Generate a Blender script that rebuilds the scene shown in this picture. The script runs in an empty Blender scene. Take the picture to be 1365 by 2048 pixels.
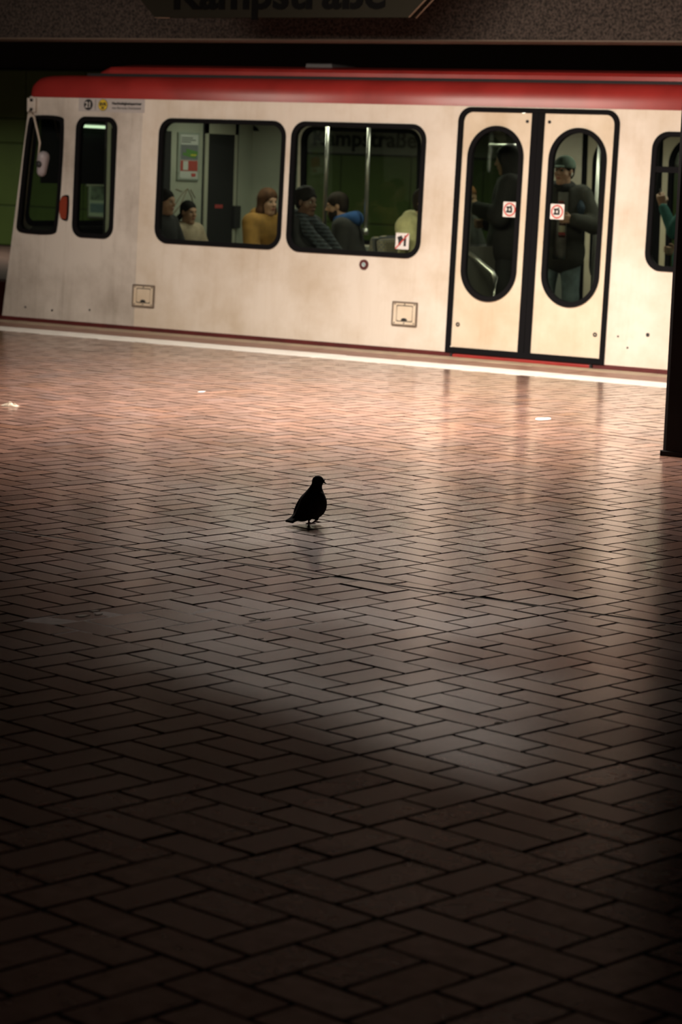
import bpy, bmesh, math, random
import numpy as np
from mathutils import Vector, Matrix

random.seed(7)
rng = np.random.default_rng(7)
scene = bpy.context.scene
COL = scene.collection

# ------------------------------------------------------------------ camera
# world: +X along the track, +Y across the platform towards the train, +Z up
EYE = 1.575
right = Vector((0.8476998, 0.52927983, 0.03560764))
up = Vector((-0.10560624, 0.10259759, 0.98910114))
back = Vector((0.51985802, -0.84222123, 0.14286721))
cam_data = bpy.data.cameras.new('camera')
cam = bpy.data.objects.new('camera', cam_data)
COL.objects.link(cam)
cam.matrix_world = Matrix(((right.x, up.x, back.x, 0), (right.y, up.y, back.y, 0),
                           (right.z, up.z, back.z, EYE), (0, 0, 0, 1)))
cam_data.sensor_fit = 'HORIZONTAL'
cam_data.sensor_width = 24.0
cam_data.lens = 24.0 * 4834 / 1365
cam_data.clip_end = 200
cam_data.dof.use_dof = True
cam_data.dof.focus_distance = 10.45
cam_data.dof.aperture_fstop = 4.5
scene.camera = cam

# ------------------------------------------------------------------ world, lamps, exposure
world = bpy.data.worlds.new('world')
scene.world = world
world.use_nodes = True
world.node_tree.nodes['Background'].inputs[0].default_value = (1.0, 0.93, 0.86, 1)
world.node_tree.nodes['Background'].inputs[1].default_value = 0.022

def area_lamp(name, loc, size_x, size_y, power, color, spread=180, aim=(0, 0, -1)):
    d = bpy.data.lights.new(name, 'AREA')
    d.shape = 'RECTANGLE'
    d.size, d.size_y = size_x, size_y
    d.energy = power
    d.color = color
    d.spread = math.radians(spread)
    o = bpy.data.objects.new(name, d)
    COL.objects.link(o)
    o.location = loc
    o.rotation_euler = Vector(aim).to_track_quat('-Z', 'Y').to_euler()
    return o

# unseen fill row added to light the train wall, then platform ceiling tube lamps
for x, w in ((-13.2, 26), (-9.4, 42), (-7.6, 42)):
    area_lamp('wall_fill_light', (x, 12.75, 3.10), 1.6, 0.4, w, (1.0, 0.86, 0.72), 90, (0, 2.3, -1))
for x, y, w in ((-9.8, 14.3, 72), (-8.2, 14.3, 72), (-8.6, 12.75, 200), (-7.1, 12.75, 200)):
    area_lamp('ceiling_tube_light', (x, y, 3.20), 1.2, 0.35, w, (1.0, 0.87, 0.76), 138.5)
# tube lamps of the opposite platform
area_lamp('far_tube_light', (-20.0, 28.3, 3.1), 20, 0.2, 270, (0.95, 1.0, 0.82), 150)

vs = scene.view_settings
vs.view_transform = 'Standard'
vs.look = 'None'
vs.gamma = 1.0
vs.use_curve_mapping = False
vs.exposure = 0.0
cy = scene.cycles
cy.use_denoising = True
cy.max_bounces = 8
cy.transparent_max_bounces = 16
cy.caustics_reflective = False
cy.caustics_refractive = False
cy.sample_clamp_indirect = 4.0

# ------------------------------------------------------------------ materials
MATS = {}
def mat(name, color, rough=0.6, metal=0.0, vary=0.0, scale=8.0, bump=0.0, bump_scale=60.0, color2=None,
        emit=None, emit_strength=0.0, spec=0.5, stretch=None):
    if name in MATS:
        return MATS[name]
    m = bpy.data.materials.new(name)
    m.use_nodes = True
    nt = m.node_tree
    b = nt.nodes['Principled BSDF']
    b.inputs['Base Color'].default_value = (*color, 1)
    b.inputs['Roughness'].default_value = rough
    b.inputs['Metallic'].default_value = metal
    b.inputs['Specular IOR Level'].default_value = spec
    if emit:
        b.inputs['Emission Color'].default_value = (*emit, 1)
        b.inputs['Emission Strength'].default_value = emit_strength
    tc = nt.nodes.new('ShaderNodeTexCoord')
    src = tc.outputs['Object']
    if stretch:
        mp = nt.nodes.new('ShaderNodeMapping')
        mp.inputs['Scale'].default_value = stretch
        nt.links.new(src, mp.inputs[0])
        src = mp.outputs[0]
    if vary > 0:
        n = nt.nodes.new('ShaderNodeTexNoise')
        n.inputs['Scale'].default_value = scale
        n.inputs['Detail'].default_value = 6
        nt.links.new(src, n.inputs['Vector'])
        r = nt.nodes.new('ShaderNodeValToRGB')
        c2 = color2 or tuple(max(0, c * (1 - vary)) for c in color)
        r.color_ramp.elements[0].position = 0.35
        r.color_ramp.elements[0].color = (*c2, 1)
        r.color_ramp.elements[1].position = 0.65
        r.color_ramp.elements[1].color = (*color, 1)
        nt.links.new(n.outputs['Fac'], r.inputs[0])
        nt.links.new(r.outputs[0], b.inputs['Base Color'])
    if bump > 0:
        n2 = nt.nodes.new('ShaderNodeTexNoise')
        n2.inputs['Scale'].default_value = bump_scale
        n2.inputs['Detail'].default_value = 4
        nt.links.new(tc.outputs['Object'], n2.inputs['Vector'])
        bp = nt.nodes.new('ShaderNodeBump')
        bp.inputs['Strength'].default_value = bump
        bp.inputs['Distance'].default_value = 0.01
        nt.links.new(n2.outputs['Fac'], bp.inputs['Height'])
        nt.links.new(bp.outputs[0], b.inputs['Normal'])
    MATS[name] = m
    return m

def glass_mat(name, tint, ior=1.5):
    m = bpy.data.materials.new(name)
    m.use_nodes = True
    nt = m.node_tree
    nt.nodes.remove(nt.nodes['Principled BSDF'])
    out = nt.nodes['Material Output']
    tr = nt.nodes.new('ShaderNodeBsdfTransparent')
    tr.inputs[0].default_value = (*tint, 1)
    gl = nt.nodes.new('ShaderNodeBsdfGlossy')
    gl.inputs['Roughness'].default_value = 0.03
    fr = nt.nodes.new('ShaderNodeFresnel')
    gm = nt.nodes.new('ShaderNodeNewGeometry')      # thin pane: same reflectance on its inner and outer face
    io = nt.nodes.new('ShaderNodeMapRange')
    io.inputs['To Min'].default_value = ior
    io.inputs['To Max'].default_value = 1 / ior
    nt.links.new(gm.outputs['Backfacing'], io.inputs['Value'])
    nt.links.new(io.outputs[0], fr.inputs[0])
    mx = nt.nodes.new('ShaderNodeMixShader')
    nt.links.new(fr.outputs[0], mx.inputs[0])
    nt.links.new(tr.outputs[0], mx.inputs[1])
    nt.links.new(gl.outputs[0], mx.inputs[2])
    nt.links.new(mx.outputs[0], out.inputs[0])
    MATS[name] = m
    return m

def brick_mat(name):
    m = bpy.data.materials.new(name)
    m.use_nodes = True
    nt = m.node_tree
    b = nt.nodes['Principled BSDF']
    b.inputs['Specular IOR Level'].default_value = 0.8
    b.inputs['Coat Weight'].default_value = 0.6
    b.inputs['Coat Roughness'].default_value = 0.2
    at = nt.nodes.new('ShaderNodeAttribute')
    at.attribute_name = 'tone'
    geo = nt.nodes.new('ShaderNodeNewGeometry')
    n = nt.nodes.new('ShaderNodeTexNoise')
    n.inputs['Scale'].default_value = 14
    n.inputs['Detail'].default_value = 8
    n.inputs['Roughness'].default_value = 0.65
    nt.links.new(geo.outputs['Position'], n.inputs['Vector'])
    r = nt.nodes.new('ShaderNodeValToRGB')
    r.color_ramp.elements[0].position = 0.3
    r.color_ramp.elements[0].color = (0.68, 0.68, 0.68, 1)
    r.color_ramp.elements[1].position = 0.7
    r.color_ramp.elements[1].color = (1.12, 1.12, 1.12, 1)
    nt.links.new(n.outputs['Fac'], r.inputs[0])
    mu = nt.nodes.new('ShaderNodeMix')
    mu.data_type = 'RGBA'
    mu.blend_type = 'MULTIPLY'
    mu.inputs['Factor'].default_value = 1
    nt.links.new(at.outputs['Color'], mu.inputs['A'])
    nt.links.new(r.outputs[0], mu.inputs['B'])
    nt.links.new(mu.outputs['Result'], b.inputs['Base Color'])
    n3 = nt.nodes.new('ShaderNodeTexNoise')
    n3.inputs['Scale'].default_value = 1.1
    n3.inputs['Detail'].default_value = 6
    nt.links.new(geo.outputs['Position'], n3.inputs['Vector'])
    mr = nt.nodes.new('ShaderNodeMapRange')
    mr.inputs['From Min'].default_value = 0.3
    mr.inputs['From Max'].default_value = 0.7
    mr.inputs['To Min'].default_value = 0.15
    mr.inputs['To Max'].default_value = 0.27
    nt.links.new(n3.outputs['Fac'], mr.inputs['Value'])
    nt.links.new(mr.outputs[0], b.inputs['Roughness'])
    n2 = nt.nodes.new('ShaderNodeTexNoise')
    n2.inputs['Scale'].default_value = 90
    n2.inputs['Detail'].default_value = 3
    nt.links.new(geo.outputs['Position'], n2.inputs['Vector'])
    bp = nt.nodes.new('ShaderNodeBump')
    bp.inputs['Strength'].default_value = 0.03
    bp.inputs['Distance'].default_value = 0.002
    nt.links.new(n2.outputs['Fac'], bp.inputs['Height'])
    nt.links.new(bp.outputs[0], b.inputs['Normal'])
    MATS[name] = m
    return m

def paint_mat(name, base, dirt, rough, streak=1.0):
    """cream train paint with blotchy grime and thin vertical run marks"""
    m = bpy.data.materials.new(name)
    m.use_nodes = True
    nt = m.node_tree
    b = nt.nodes['Principled BSDF']
    b.inputs['Roughness'].default_value = rough
    geo = nt.nodes.new('ShaderNodeNewGeometry')
    def noise(scale, stretch, lo, hi):
        mp = nt.nodes.new('ShaderNodeMapping')
        mp.inputs['Scale'].default_value = stretch
        nt.links.new(geo.outputs['Position'], mp.inputs[0])
        n = nt.nodes.new('ShaderNodeTexNoise')
        n.inputs['Scale'].default_value = scale
        n.inputs['Detail'].default_value = 7
        n.inputs['Roughness'].default_value = 0.6
        nt.links.new(mp.outputs[0], n.inputs['Vector'])
        mr = nt.nodes.new('ShaderNodeMapRange')
        mr.inputs['From Min'].default_value = lo
        mr.inputs['From Max'].default_value = hi
        nt.links.new(n.outputs['Fac'], mr.inputs['Value'])
        return mr.outputs[0]
    a = noise(1.7, (1, 1, 1), 0.42, 0.75)
    s = noise(3.0, (5, 5, 0.5), 0.5, 0.8)
    add = nt.nodes.new('ShaderNodeMath')
    add.operation = 'MULTIPLY_ADD'
    nt.links.new(s, add.inputs[0])
    add.inputs[1].default_value = 0.28 * streak
    nt.links.new(a, add.inputs[2])
    cl = nt.nodes.new('ShaderNodeClamp')
    nt.links.new(add.outputs[0], cl.inputs[0])
    mx = nt.nodes.new('ShaderNodeMix')
    mx.data_type = 'RGBA'
    mx.inputs['A'].default_value = (*base, 1)
    mx.inputs['B'].default_value = (*dirt, 1)
    nt.links.new(cl.outputs[0], mx.inputs['Factor'])
    nt.links.new(mx.outputs['Result'], b.inputs['Base Color'])
    MATS[name] = m
    return m

def check_mat(name, c1, c2, c3, scale):
    """woven check / seat plush pattern on object coordinates"""
    m = bpy.data.materials.new(name)
    m.use_nodes = True
    nt = m.node_tree
    b = nt.nodes['Principled BSDF']
    b.inputs['Roughness'].default_value = 0.95
    tc = nt.nodes.new('ShaderNodeTexCoord')
    ch = nt.nodes.new('ShaderNodeTexChecker')
    ch.inputs['Scale'].default_value = scale
    ch.inputs['Color1'].default_value = (*c1, 1)
    ch.inputs['Color2'].default_value = (*c2, 1)
    nt.links.new(tc.outputs['Object'], ch.inputs['Vector'])
    wv = nt.nodes.new('ShaderNodeTexWave')
    wv.inputs['Scale'].default_value = scale * 0.35
    wv.bands_direction = 'Z'
    nt.links.new(tc.outputs['Object'], wv.inputs['Vector'])
    st = nt.nodes.new('ShaderNodeMath')
    st.operation = 'GREATER_THAN'
    st.inputs[1].default_value = 0.86
    nt.links.new(wv.outputs['Fac'], st.inputs[0])
    mx = nt.nodes.new('ShaderNodeMix')
    mx.data_type = 'RGBA'
    nt.links.new(st.outputs[0], mx.inputs['Factor'])
    nt.links.new(ch.outputs['Color'], mx.inputs['A'])
    mx.inputs['B'].default_value = (*c3, 1)
    nt.links.new(mx.outputs['Result'], b.inputs['Base Color'])
    MATS[name] = m
    return m

BRICK = brick_mat('clinker_brick')
CREAM = paint_mat('cream_paint', (0.79, 0.72, 0.63), (0.60, 0.50, 0.38), 0.5)
CREAM_CAB = paint_mat('cream_paint_grimy', (0.70, 0.65, 0.59), (0.42, 0.37, 0.32), 0.5, 1.4)
CREAM_DOOR = paint_mat('cream_door_paint', (0.76, 0.66, 0.52), (0.60, 0.48, 0.33), 0.5)
RED = mat('red_paint', (0.36, 0.030, 0.026), 0.33, vary=0.25, scale=2.5)
RED_DARK = mat('dark_red_paint', (0.115, 0.014, 0.013), 0.6, vary=0.3, scale=6)
RUBBER = mat('black_rubber', (0.007, 0.007, 0.008), 0.8, spec=0.06)
GLASS = glass_mat('train_glass', (0.80, 0.84, 0.78))
STEEL = mat('brushed_steel', (0.62, 0.62, 0.60), 0.32, 0.9)
IRON = mat('dark_iron', (0.05, 0.045, 0.04), 0.6, 0.5)
BLACK = mat('matt_black', (0.010, 0.010, 0.011), 0.8)
WHITE = mat('white_print', (0.78, 0.75, 0.72), 0.5)
MORTAR = mat('dark_joint', (0.020, 0.015, 0.013), 1.0, vary=0.4, scale=20, spec=0.0)
PANEL_GREY = mat('interior_panel', (0.40, 0.42, 0.35), 0.5, vary=0.12, scale=3)

# ------------------------------------------------------------------ mesh helpers
def link(o, parent=None):
    COL.objects.link(o)
    if parent is not None:
        o.parent = parent
    return o

def add_mesh(name, verts, faces, material, parent=None, smooth=False):
    me = bpy.data.meshes.new(name)
    me.from_pydata([tuple(v) for v in verts], [], [tuple(f) for f in faces])
    me.update()
    if material:
        me.materials.append(material)
    if smooth:
        me.polygons.foreach_set('use_smooth', [True] * len(me.polygons))
    return link(bpy.data.objects.new(name, me), parent)

def add_bm(name, bm, material, parent=None, smooth=False):
    bmesh.ops.recalc_face_normals(bm, faces=bm.faces)
    me = bpy.data.meshes.new(name)
    bm.to_mesh(me)
    bm.free()
    if material:
        me.materials.append(material)
    if smooth:
        me.polygons.foreach_set('use_smooth', [True] * len(me.polygons))
    return link(bpy.data.objects.new(name, me), parent)

def tag(o, label=None, cat=None, group=None, kind=None):
    if label: o['label'] = label
    if cat: o['category'] = cat
    if group: o['group'] = group
    if kind: o['kind'] = kind
    return o

def empty(name, loc=(0, 0, 0), rz=0.0, parent=None):
    o = bpy.data.objects.new(name, None)
    o.empty_display_size = 0.1
    link(o, parent)
    o.location = loc
    o.rotation_euler = (0, 0, rz)
    return o

def bm_box(bm, lo, hi, bev=0.0, mtx=None):
    vs_ = [bm.verts.new((x, y, z)) for x in (lo[0], hi[0]) for y in (lo[1], hi[1]) for z in (lo[2], hi[2])]
    fs = []
    for f in ((0, 1, 3, 2), (4, 6, 7, 5), (0, 4, 5, 1), (2, 3, 7, 6), (0, 2, 6, 4), (1, 5, 7, 3)):
        fs.append(bm.faces.new([vs_[i] for i in f]))
    if bev > 0:
        es = list({e for f in fs for e in f.edges})
        r = bmesh.ops.bevel(bm, geom=es, offset=bev, segments=2, affect='EDGES', profile=0.5)
        vs_ = list({v for f in r['faces'] for v in f.verts} | {v for v in vs_ if v.is_valid})
    if mtx is not None:
        bmesh.ops.transform(bm, matrix=mtx, verts=[v for v in vs_ if v.is_valid])

def box(name, lo, hi, material, parent=None, bev=0.0):
    bm = bmesh.new()
    bm_box(bm, lo, hi, bev)
    return add_bm(name, bm, material, parent)

def bm_tube(bm, pts, r, seg=10, cap=True):
    pts = [Vector(p) for p in pts]
    rs = r if isinstance(r, (list, tuple)) else [r] * len(pts)
    rings = []
    for i, p in enumerate(pts):
        t = (pts[min(i + 1, len(pts) - 1)] - pts[max(i - 1, 0)]).normalized()
        a = t.cross(Vector((0, 0, 1)))
        if a.length < 1e-3:
            a = t.cross(Vector((1, 0, 0)))
        a.normalize()
        b = t.cross(a).normalized()
        rings.append([bm.verts.new(p + rs[i] * (math.cos(2 * math.pi * k / seg) * a + math.sin(2 * math.pi * k / seg) * b)) for k in range(seg)])
    for i in range(len(rings) - 1):
        for k in range(seg):
            bm.faces.new((rings[i][k], rings[i][(k + 1) % seg], rings[i + 1][(k + 1) % seg], rings[i + 1][k]))
    if cap:
        bm.faces.new(rings[0][::-1])
        bm.faces.new(rings[-1])

def tube(name, pts, r, material, parent=None, seg=10):
    bm = bmesh.new()
    bm_tube(bm, pts, r, seg)
    return add_bm(name, bm, material, parent, True)

def round_rect(x0, z0, x1, z1, r, n=8):
    r = min(r, (x1 - x0) / 2 - 1e-4, (z1 - z0) / 2 - 1e-4)
    out = []
    for cx_, cz_, a0 in ((x1 - r, z0 + r, -90), (x1 - r, z1 - r, 0), (x0 + r, z1 - r, 90), (x0 + r, z0 + r, 180)):
        for i in range(n + 1):
            a = math.radians(a0 + 90 * i / n)
            out.append((cx_ + r * math.cos(a), cz_ + r * math.sin(a)))
    return out

def circle(cx_, cz_, r, n=28):
    return [(cx_ + r * math.cos(2 * math.pi * i / n), cz_ + r * math.sin(2 * math.pi * i / n)) for i in range(n)]

def plate_mesh(name, outlines, y0, y1, lean=None):
    """flat plate in the x-z plane, first outline outer, later ones holes, thick from y0 to y1"""
    cu = bpy.data.curves.new('tmp', 'CURVE')
    cu.dimensions = '2D'
    cu.fill_mode = 'BOTH'
    cu.extrude = abs(y1 - y0) / 2
    for o in outlines:
        sp = cu.splines.new('POLY')
        sp.points.add(len(o) - 1)
        for p, (x, z) in zip(sp.points, o):
            p.co = (x, z, 0, 1)
        sp.use_cyclic_u = True
    ob = bpy.data.objects.new('tmp', cu)
    COL.objects.link(ob)
    dg = bpy.context.evaluated_depsgraph_get()
    me = bpy.data.meshes.new_from_object(ob.evaluated_get(dg))
    bpy.data.objects.remove(ob)
    bpy.data.curves.remove(cu)
    me.name = name
    ym = (y0 + y1) / 2
    for v in me.vertices:
        x, z, y = v.co
        yy = y + ym
        if lean:
            yy += lean(z)
        v.co = (x, yy, z)
    bm = bmesh.new()
    bm.from_mesh(me)
    bmesh.ops.remove_doubles(bm, verts=bm.verts, dist=1e-5)
    bmesh.ops.recalc_face_normals(bm, faces=bm.faces)
    bm.to_mesh(me)
    bm.free()
    return me

def plate(name, outlines, y0, y1, material, parent=None, lean=None):
    me = plate_mesh(name, outlines, y0, y1, lean)
    me.materials.clear()
    me.materials.append(material)
    return link(bpy.data.objects.new(name, me), parent)

def text(name, s, size, loc, rot, material, parent=None, extrude=0.002, width=None, align='CENTER', bold=0.0):
    cu = bpy.data.curves.new('tmp', 'FONT')
    cu.body = s
    cu.size = size
    cu.extrude = extrude
    cu.offset = bold
    cu.align_x = align
    cu.resolution_u = 3
    ob = bpy.data.objects.new('tmp', cu)
    COL.objects.link(ob)
    dg = bpy.context.evaluated_depsgraph_get()
    me = bpy.data.meshes.new_from_object(ob.evaluated_get(dg))
    bpy.data.objects.remove(ob)
    bpy.data.curves.remove(cu)
    if width:
        xs = [v.co.x for v in me.vertices]
        k = width / (max(xs) - min(xs))
        for v in me.vertices:
            v.co.x *= k
    me.transform(Matrix.Translation(loc) @ rot)
    me.materials.clear()
    me.materials.append(material)
    me.name = name
    return link(bpy.data.objects.new(name, me), parent)

FACE_CAM = Matrix.Rotation(math.radians(90), 4, 'X')   # text that faces -Y

def extrude_profile(name, prof, x0, x1, material, parent=None, smooth=False, closed=True):
    """profile of (y, z) points swept along X"""
    n = len(prof)
    v = [(x0, y, z) for y, z in prof] + [(x1, y, z) for y, z in prof]
    f = [(i, (i + 1) % n, n + (i + 1) % n, n + i) for i in range(n if closed else n - 1)]
    if closed:
        f += [tuple(range(n))[::-1], tuple(range(n, 2 * n))]
    o = add_mesh(name, v, f, material, parent, smooth)
    bm = bmesh.new()
    bm.from_mesh(o.data)
    bmesh.ops.recalc_face_normals(bm, faces=bm.faces)
    bm.to_mesh(o.data)
    bm.free()
    return o

# ------------------------------------------------------------------ signed-distance bodies (people, bird)
class Sdf:
    def __init__(self):
        self.ops = []
    def cone(self, p0, r0, p1, r1, k=0.03, op='u', flat=None):
        self.ops.append(('c', np.array(p0, float), float(r0), np.array(p1, float), float(r1), k, op)); return self
    def ell(self, c, r, k=0.03, op='u', rot=None):
        self.ops.append(('e', np.array(c, float), np.array(r, float), None if rot is None else np.array(rot, float), 0, k, op)); return self
    def boxx(self, lo, hi, k=0.0, op='s'):
        self.ops.append(('b', np.array(lo, float), np.array(hi, float), None, 0, k, op)); return self
    def bounds(self):
        lo = np.full(3, 1e9); hi = -lo
        for o in self.ops:
            if o[6] != 'u': continue
            if o[0] == 'c':
                lo = np.minimum(lo, np.minimum(o[1] - o[2], o[3] - o[4])); hi = np.maximum(hi, np.maximum(o[1] + o[2], o[3] + o[4]))
            elif o[0] == 'e':
                r = o[2] if o[3] is None else np.full(3, o[2].max())
                lo = np.minimum(lo, o[1] - r); hi = np.maximum(hi, o[1] + r)
        return lo - 0.03, hi + 0.03
    def mesh(self, h=0.016, fine=(), hf=0.006):
        lo, hi = self.bounds()
        ax = []
        for a in range(3):
            iv = [(f[0][a], f[1][a]) for f in fine]
            c, out = lo[a], [lo[a]]
            while c < hi[a]:
                c += hf if any(s - hf <= c <= e for s, e in iv) else h
                out.append(c)
            ax.append(np.array(out))
        gx, gy, gz = ax
        D = np.full((len(gx), len(gy), len(gz)), 9.0, np.float32)
        for o in self.ops:
            kind, k, op = o[0], o[5], o[6]
            if kind == 'c':
                blo = np.minimum(o[1] - o[2], o[3] - o[4]); bhi = np.maximum(o[1] + o[2], o[3] + o[4])
            elif kind == 'e':
                r = o[2] if o[3] is None else np.full(3, o[2].max())
                blo, bhi = o[1] - r, o[1] + r
            else:
                blo, bhi = o[1], o[2]
            m = k + 3 * h
            sl = tuple(slice(max(0, int(np.searchsorted(g, blo[a] - m)) - 1), int(np.searchsorted(g, bhi[a] + m)) + 1) for a, g in enumerate(ax))
            X, Y, Z = gx[sl[0]][:, None, None], gy[sl[1]][None, :, None], gz[sl[2]][None, None, :]
            if X.size == 0 or Y.size == 0 or Z.size == 0:
                continue
            if kind == 'c':
                d = o[3] - o[1]; L2 = max(float(d @ d), 1e-9)
                t = np.clip(((X - o[1][0]) * d[0] + (Y - o[1][1]) * d[1] + (Z - o[1][2]) * d[2]) / L2, 0, 1)
                q = np.sqrt((X - o[1][0] - t * d[0]) ** 2 + (Y - o[1][1] - t * d[1]) ** 2 + (Z - o[1][2] - t * d[2]) ** 2) - (o[2] + t * (o[4] - o[2]))
            elif kind == 'e':
                px, py, pz = X - o[1][0], Y - o[1][1], Z - o[1][2]
                if o[3] is not None:
                    M = o[3]
                    px, py, pz = (M[0, 0] * px + M[1, 0] * py + M[2, 0] * pz, M[0, 1] * px + M[1, 1] * py + M[2, 1] * pz, M[0, 2] * px + M[1, 2] * py + M[2, 2] * pz)
                r = o[2]
                k0 = np.sqrt((px / r[0]) ** 2 + (py / r[1]) ** 2 + (pz / r[2]) ** 2)
                k1 = np.sqrt((px / r[0] ** 2) ** 2 + (py / r[1] ** 2) ** 2 + (pz / r[2] ** 2) ** 2)
                q = k0 * (k0 - 1) / np.maximum(k1, 1e-6)
            else:
                c = (o[1] + o[2]) / 2; hs = (o[2] - o[1]) / 2
                ex, ey, ez = np.abs(X - c[0]) - hs[0], np.abs(Y - c[1]) - hs[1], np.abs(Z - c[2]) - hs[2]
                q = np.maximum(np.maximum(ex, ey), ez)
            A = D[sl]
            if op == 'u':
                if k > 0:
                    hh = np.maximum(k - np.abs(A - q), 0) / k
                    D[sl] = np.minimum(A, q) - hh * hh * k / 4
                else:
                    D[sl] = np.minimum(A, q)
            else:
                if k > 0:
                    hh = np.maximum(k - np.abs(A + q), 0) / k
                    D[sl] = np.maximum(A, -q) + hh * hh * k / 4
                else:
                    D[sl] = np.maximum(A, -q)
        s = D < 0
        nc = np.array(D.shape) - 1
        pos = np.zeros((nc.prod(), 3)); cnt = np.zeros(nc.prod())
        quads = []
        for a in range(3):
            s0 = [slice(None)] * 3; s1 = [slice(None)] * 3
            s0[a] = slice(None, -1); s1[a] = slice(1, None)
            cr = s[tuple(s0)] != s[tuple(s1)]
            idx = np.argwhere(cr)
            if not len(idx): continue
            i2 = idx.copy(); i2[:, a] += 1
            d0 = D[tuple(idx.T)].astype(float); d1 = D[tuple(i2.T)].astype(float)
            t = d0 / (d0 - d1)
            P = np.stack([gx[idx[:, 0]], gy[idx[:, 1]], gz[idx[:, 2]]], 1)
            g = ax[a]
            P[:, a] = g[idx[:, a]] + t * (g[i2[:, a]] - g[idx[:, a]])
            b, c = (a + 1) % 3, (a + 2) % 3
            ids = []; ok = np.ones(len(idx), bool)
            for ob_, oc_ in ((-1, -1), (0, -1), (0, 0), (-1, 0)):
                ci = idx.copy(); ci[:, b] += ob_; ci[:, c] += oc_
                v = np.all((ci >= 0) & (ci < nc), 1)
                ok &= v
                fl = (ci[:, 0] * nc[1] + ci[:, 1]) * nc[2] + ci[:, 2]
                ids.append(np.where(v, fl, 0))
                np.add.at(pos, fl[v], P[v]); np.add.at(cnt, fl[v], 1)
            Q = np.stack(ids, 1)
            inside = s[tuple(idx.T)]
            Q = np.where(inside[:, None], Q, Q[:, ::-1])[ok]
            quads.append(Q)
        Q = np.concatenate(quads)
        used = np.unique(Q)
        remap = np.zeros(nc.prod(), int); remap[used] = np.arange(len(used))
        return pos[used] / cnt[used][:, None], remap[Q]

def sdf_obj(name, sdf, material, parent=None, h=0.016, fine=(), hf=0.006, xf=None):
    V, Q = sdf.mesh(h, fine, hf)
    if xf is not None:
        V = V @ np.array(xf.to_3x3()).T + np.array(xf.translation)
    me = bpy.data.meshes.new(name)
    me.vertices.add(len(V)); me.vertices.foreach_set('co', V.astype(np.float32).ravel())
    me.loops.add(Q.size); me.loops.foreach_set('vertex_index', Q.astype(np.int32).ravel())
    me.polygons.add(len(Q)); me.polygons.foreach_set('loop_start', np.arange(0, Q.size, 4, dtype=np.int32))
    me.update(calc_edges=True); me.validate()
    me.polygons.foreach_set('use_smooth', [True] * len(me.polygons))
    me.materials.append(material)
    return link(bpy.data.objects.new(name, me), parent)

# ------------------------------------------------------------------ setting: platform floor with clinker bricks
LAT_O = np.array((-3.5605, 6.5281))
LAT_A = math.radians(78.221)
LAT_U = 0.125745
UV = np.array((math.cos(LAT_A), math.sin(LAT_A))) * LAT_U       # one half brick "up"
VV = np.array((math.sin(LAT_A), -math.cos(LAT_A))) * LAT_U      # one half brick "across"
JOINT_Y = 7.79
EDGE_Y = 16.60

floor = box('floor', (-30, -4, -0.95), (8, EDGE_Y, -0.0065), MORTAR)
tag(floor, 'brown clinker brick platform floor in a woven bond', 'floor', kind='structure')

def to_cam(p):
    d = np.array(p) - (0, 0, EYE)
    x, y, z = d @ np.array(right), d @ np.array(up), -(d @ np.array(back))
    return 682.5 + 4834 * x / z, 1024 - 4834 * y / z, z

def clip(poly, a, b, c):
    """keep a*x+b*y<=c"""
    out = []
    for i, p in enumerate(poly):
        q = poly[(i + 1) % len(poly)]
        dp, dq = a * p[0] + b * p[1] - c, a * q[0] + b * q[1] - c
        if dp <= 0: out.append(p)
        if dp * dq < 0:
            t = dp / (dp - dq)
            out.append((p[0] + t * (q[0] - p[0]), p[1] + t * (q[1] - p[1])))
    return out

H_B = [(7, 0), (7, 2), (6, 1), (5, 1), (4, 0), (4, 2), (3, 1), (0, 1)]
V_B = [(5, 0), (5, 3), (2, 0), (0, 0), (1, 1), (1, 2), (2, 3), (0, 3)]
GAP = 0.0050 / LAT_U
bricks = []
for a in range(-45, 46):
    for b in range(-45, 46):
        du, dv = 4 * a + 8 * b, -4 * a
        c0 = LAT_O + du * UV + dv * VV
        if not (-19 < c0[0] < 2.5 and 0.5 < c0[1] < 18.5):
            continue
        for hor, lst in ((1, H_B), (0, V_B)):
            for (u, v) in lst:
                u0, v0 = u + du, v + dv
                u1, v1 = (u0 + 1, v0 + 2) if hor else (u0 + 2, v0 + 1)
                cs = [(u0 + GAP, v0 + GAP), (u1 - GAP, v0 + GAP), (u1 - GAP, v1 - GAP), (u0 + GAP, v1 - GAP)]
                poly = [tuple(LAT_O + uu * UV + vv_ * VV) for uu, vv_ in cs][::-1]
                cx_, cy_ = np.mean(poly, 0)
                # keep what the view and a few steps beside it can see
                s_, f_ = cx_ * right.x + cy_ * right.y, -(cx_ * back.x + cy_ * back.y)
                if f_ < 2.2 or abs(s_) > 0.145 * f_ + 2.4 or cy_ > EDGE_Y + 0.2 or cy_ < 0.8:
                    continue
                bricks.append(poly)
pieces = []
for poly in bricks:
    for part in (clip(poly, 0, 1, JOINT_Y - 0.011), clip(poly, 0, -1, -(JOINT_Y + 0.011))):
        part = clip(part, 0, 1, EDGE_Y - 0.004) if len(part) > 2 else part
        if len(part) < 3: continue
        ar = 0.5 * sum(part[i][0] * part[(i + 1) % len(part)][1] - part[(i + 1) % len(part)][0] * part[i][1] for i in range(len(part)))
        if abs(ar) < 0.0008: continue
        pieces.append(part)

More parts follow.
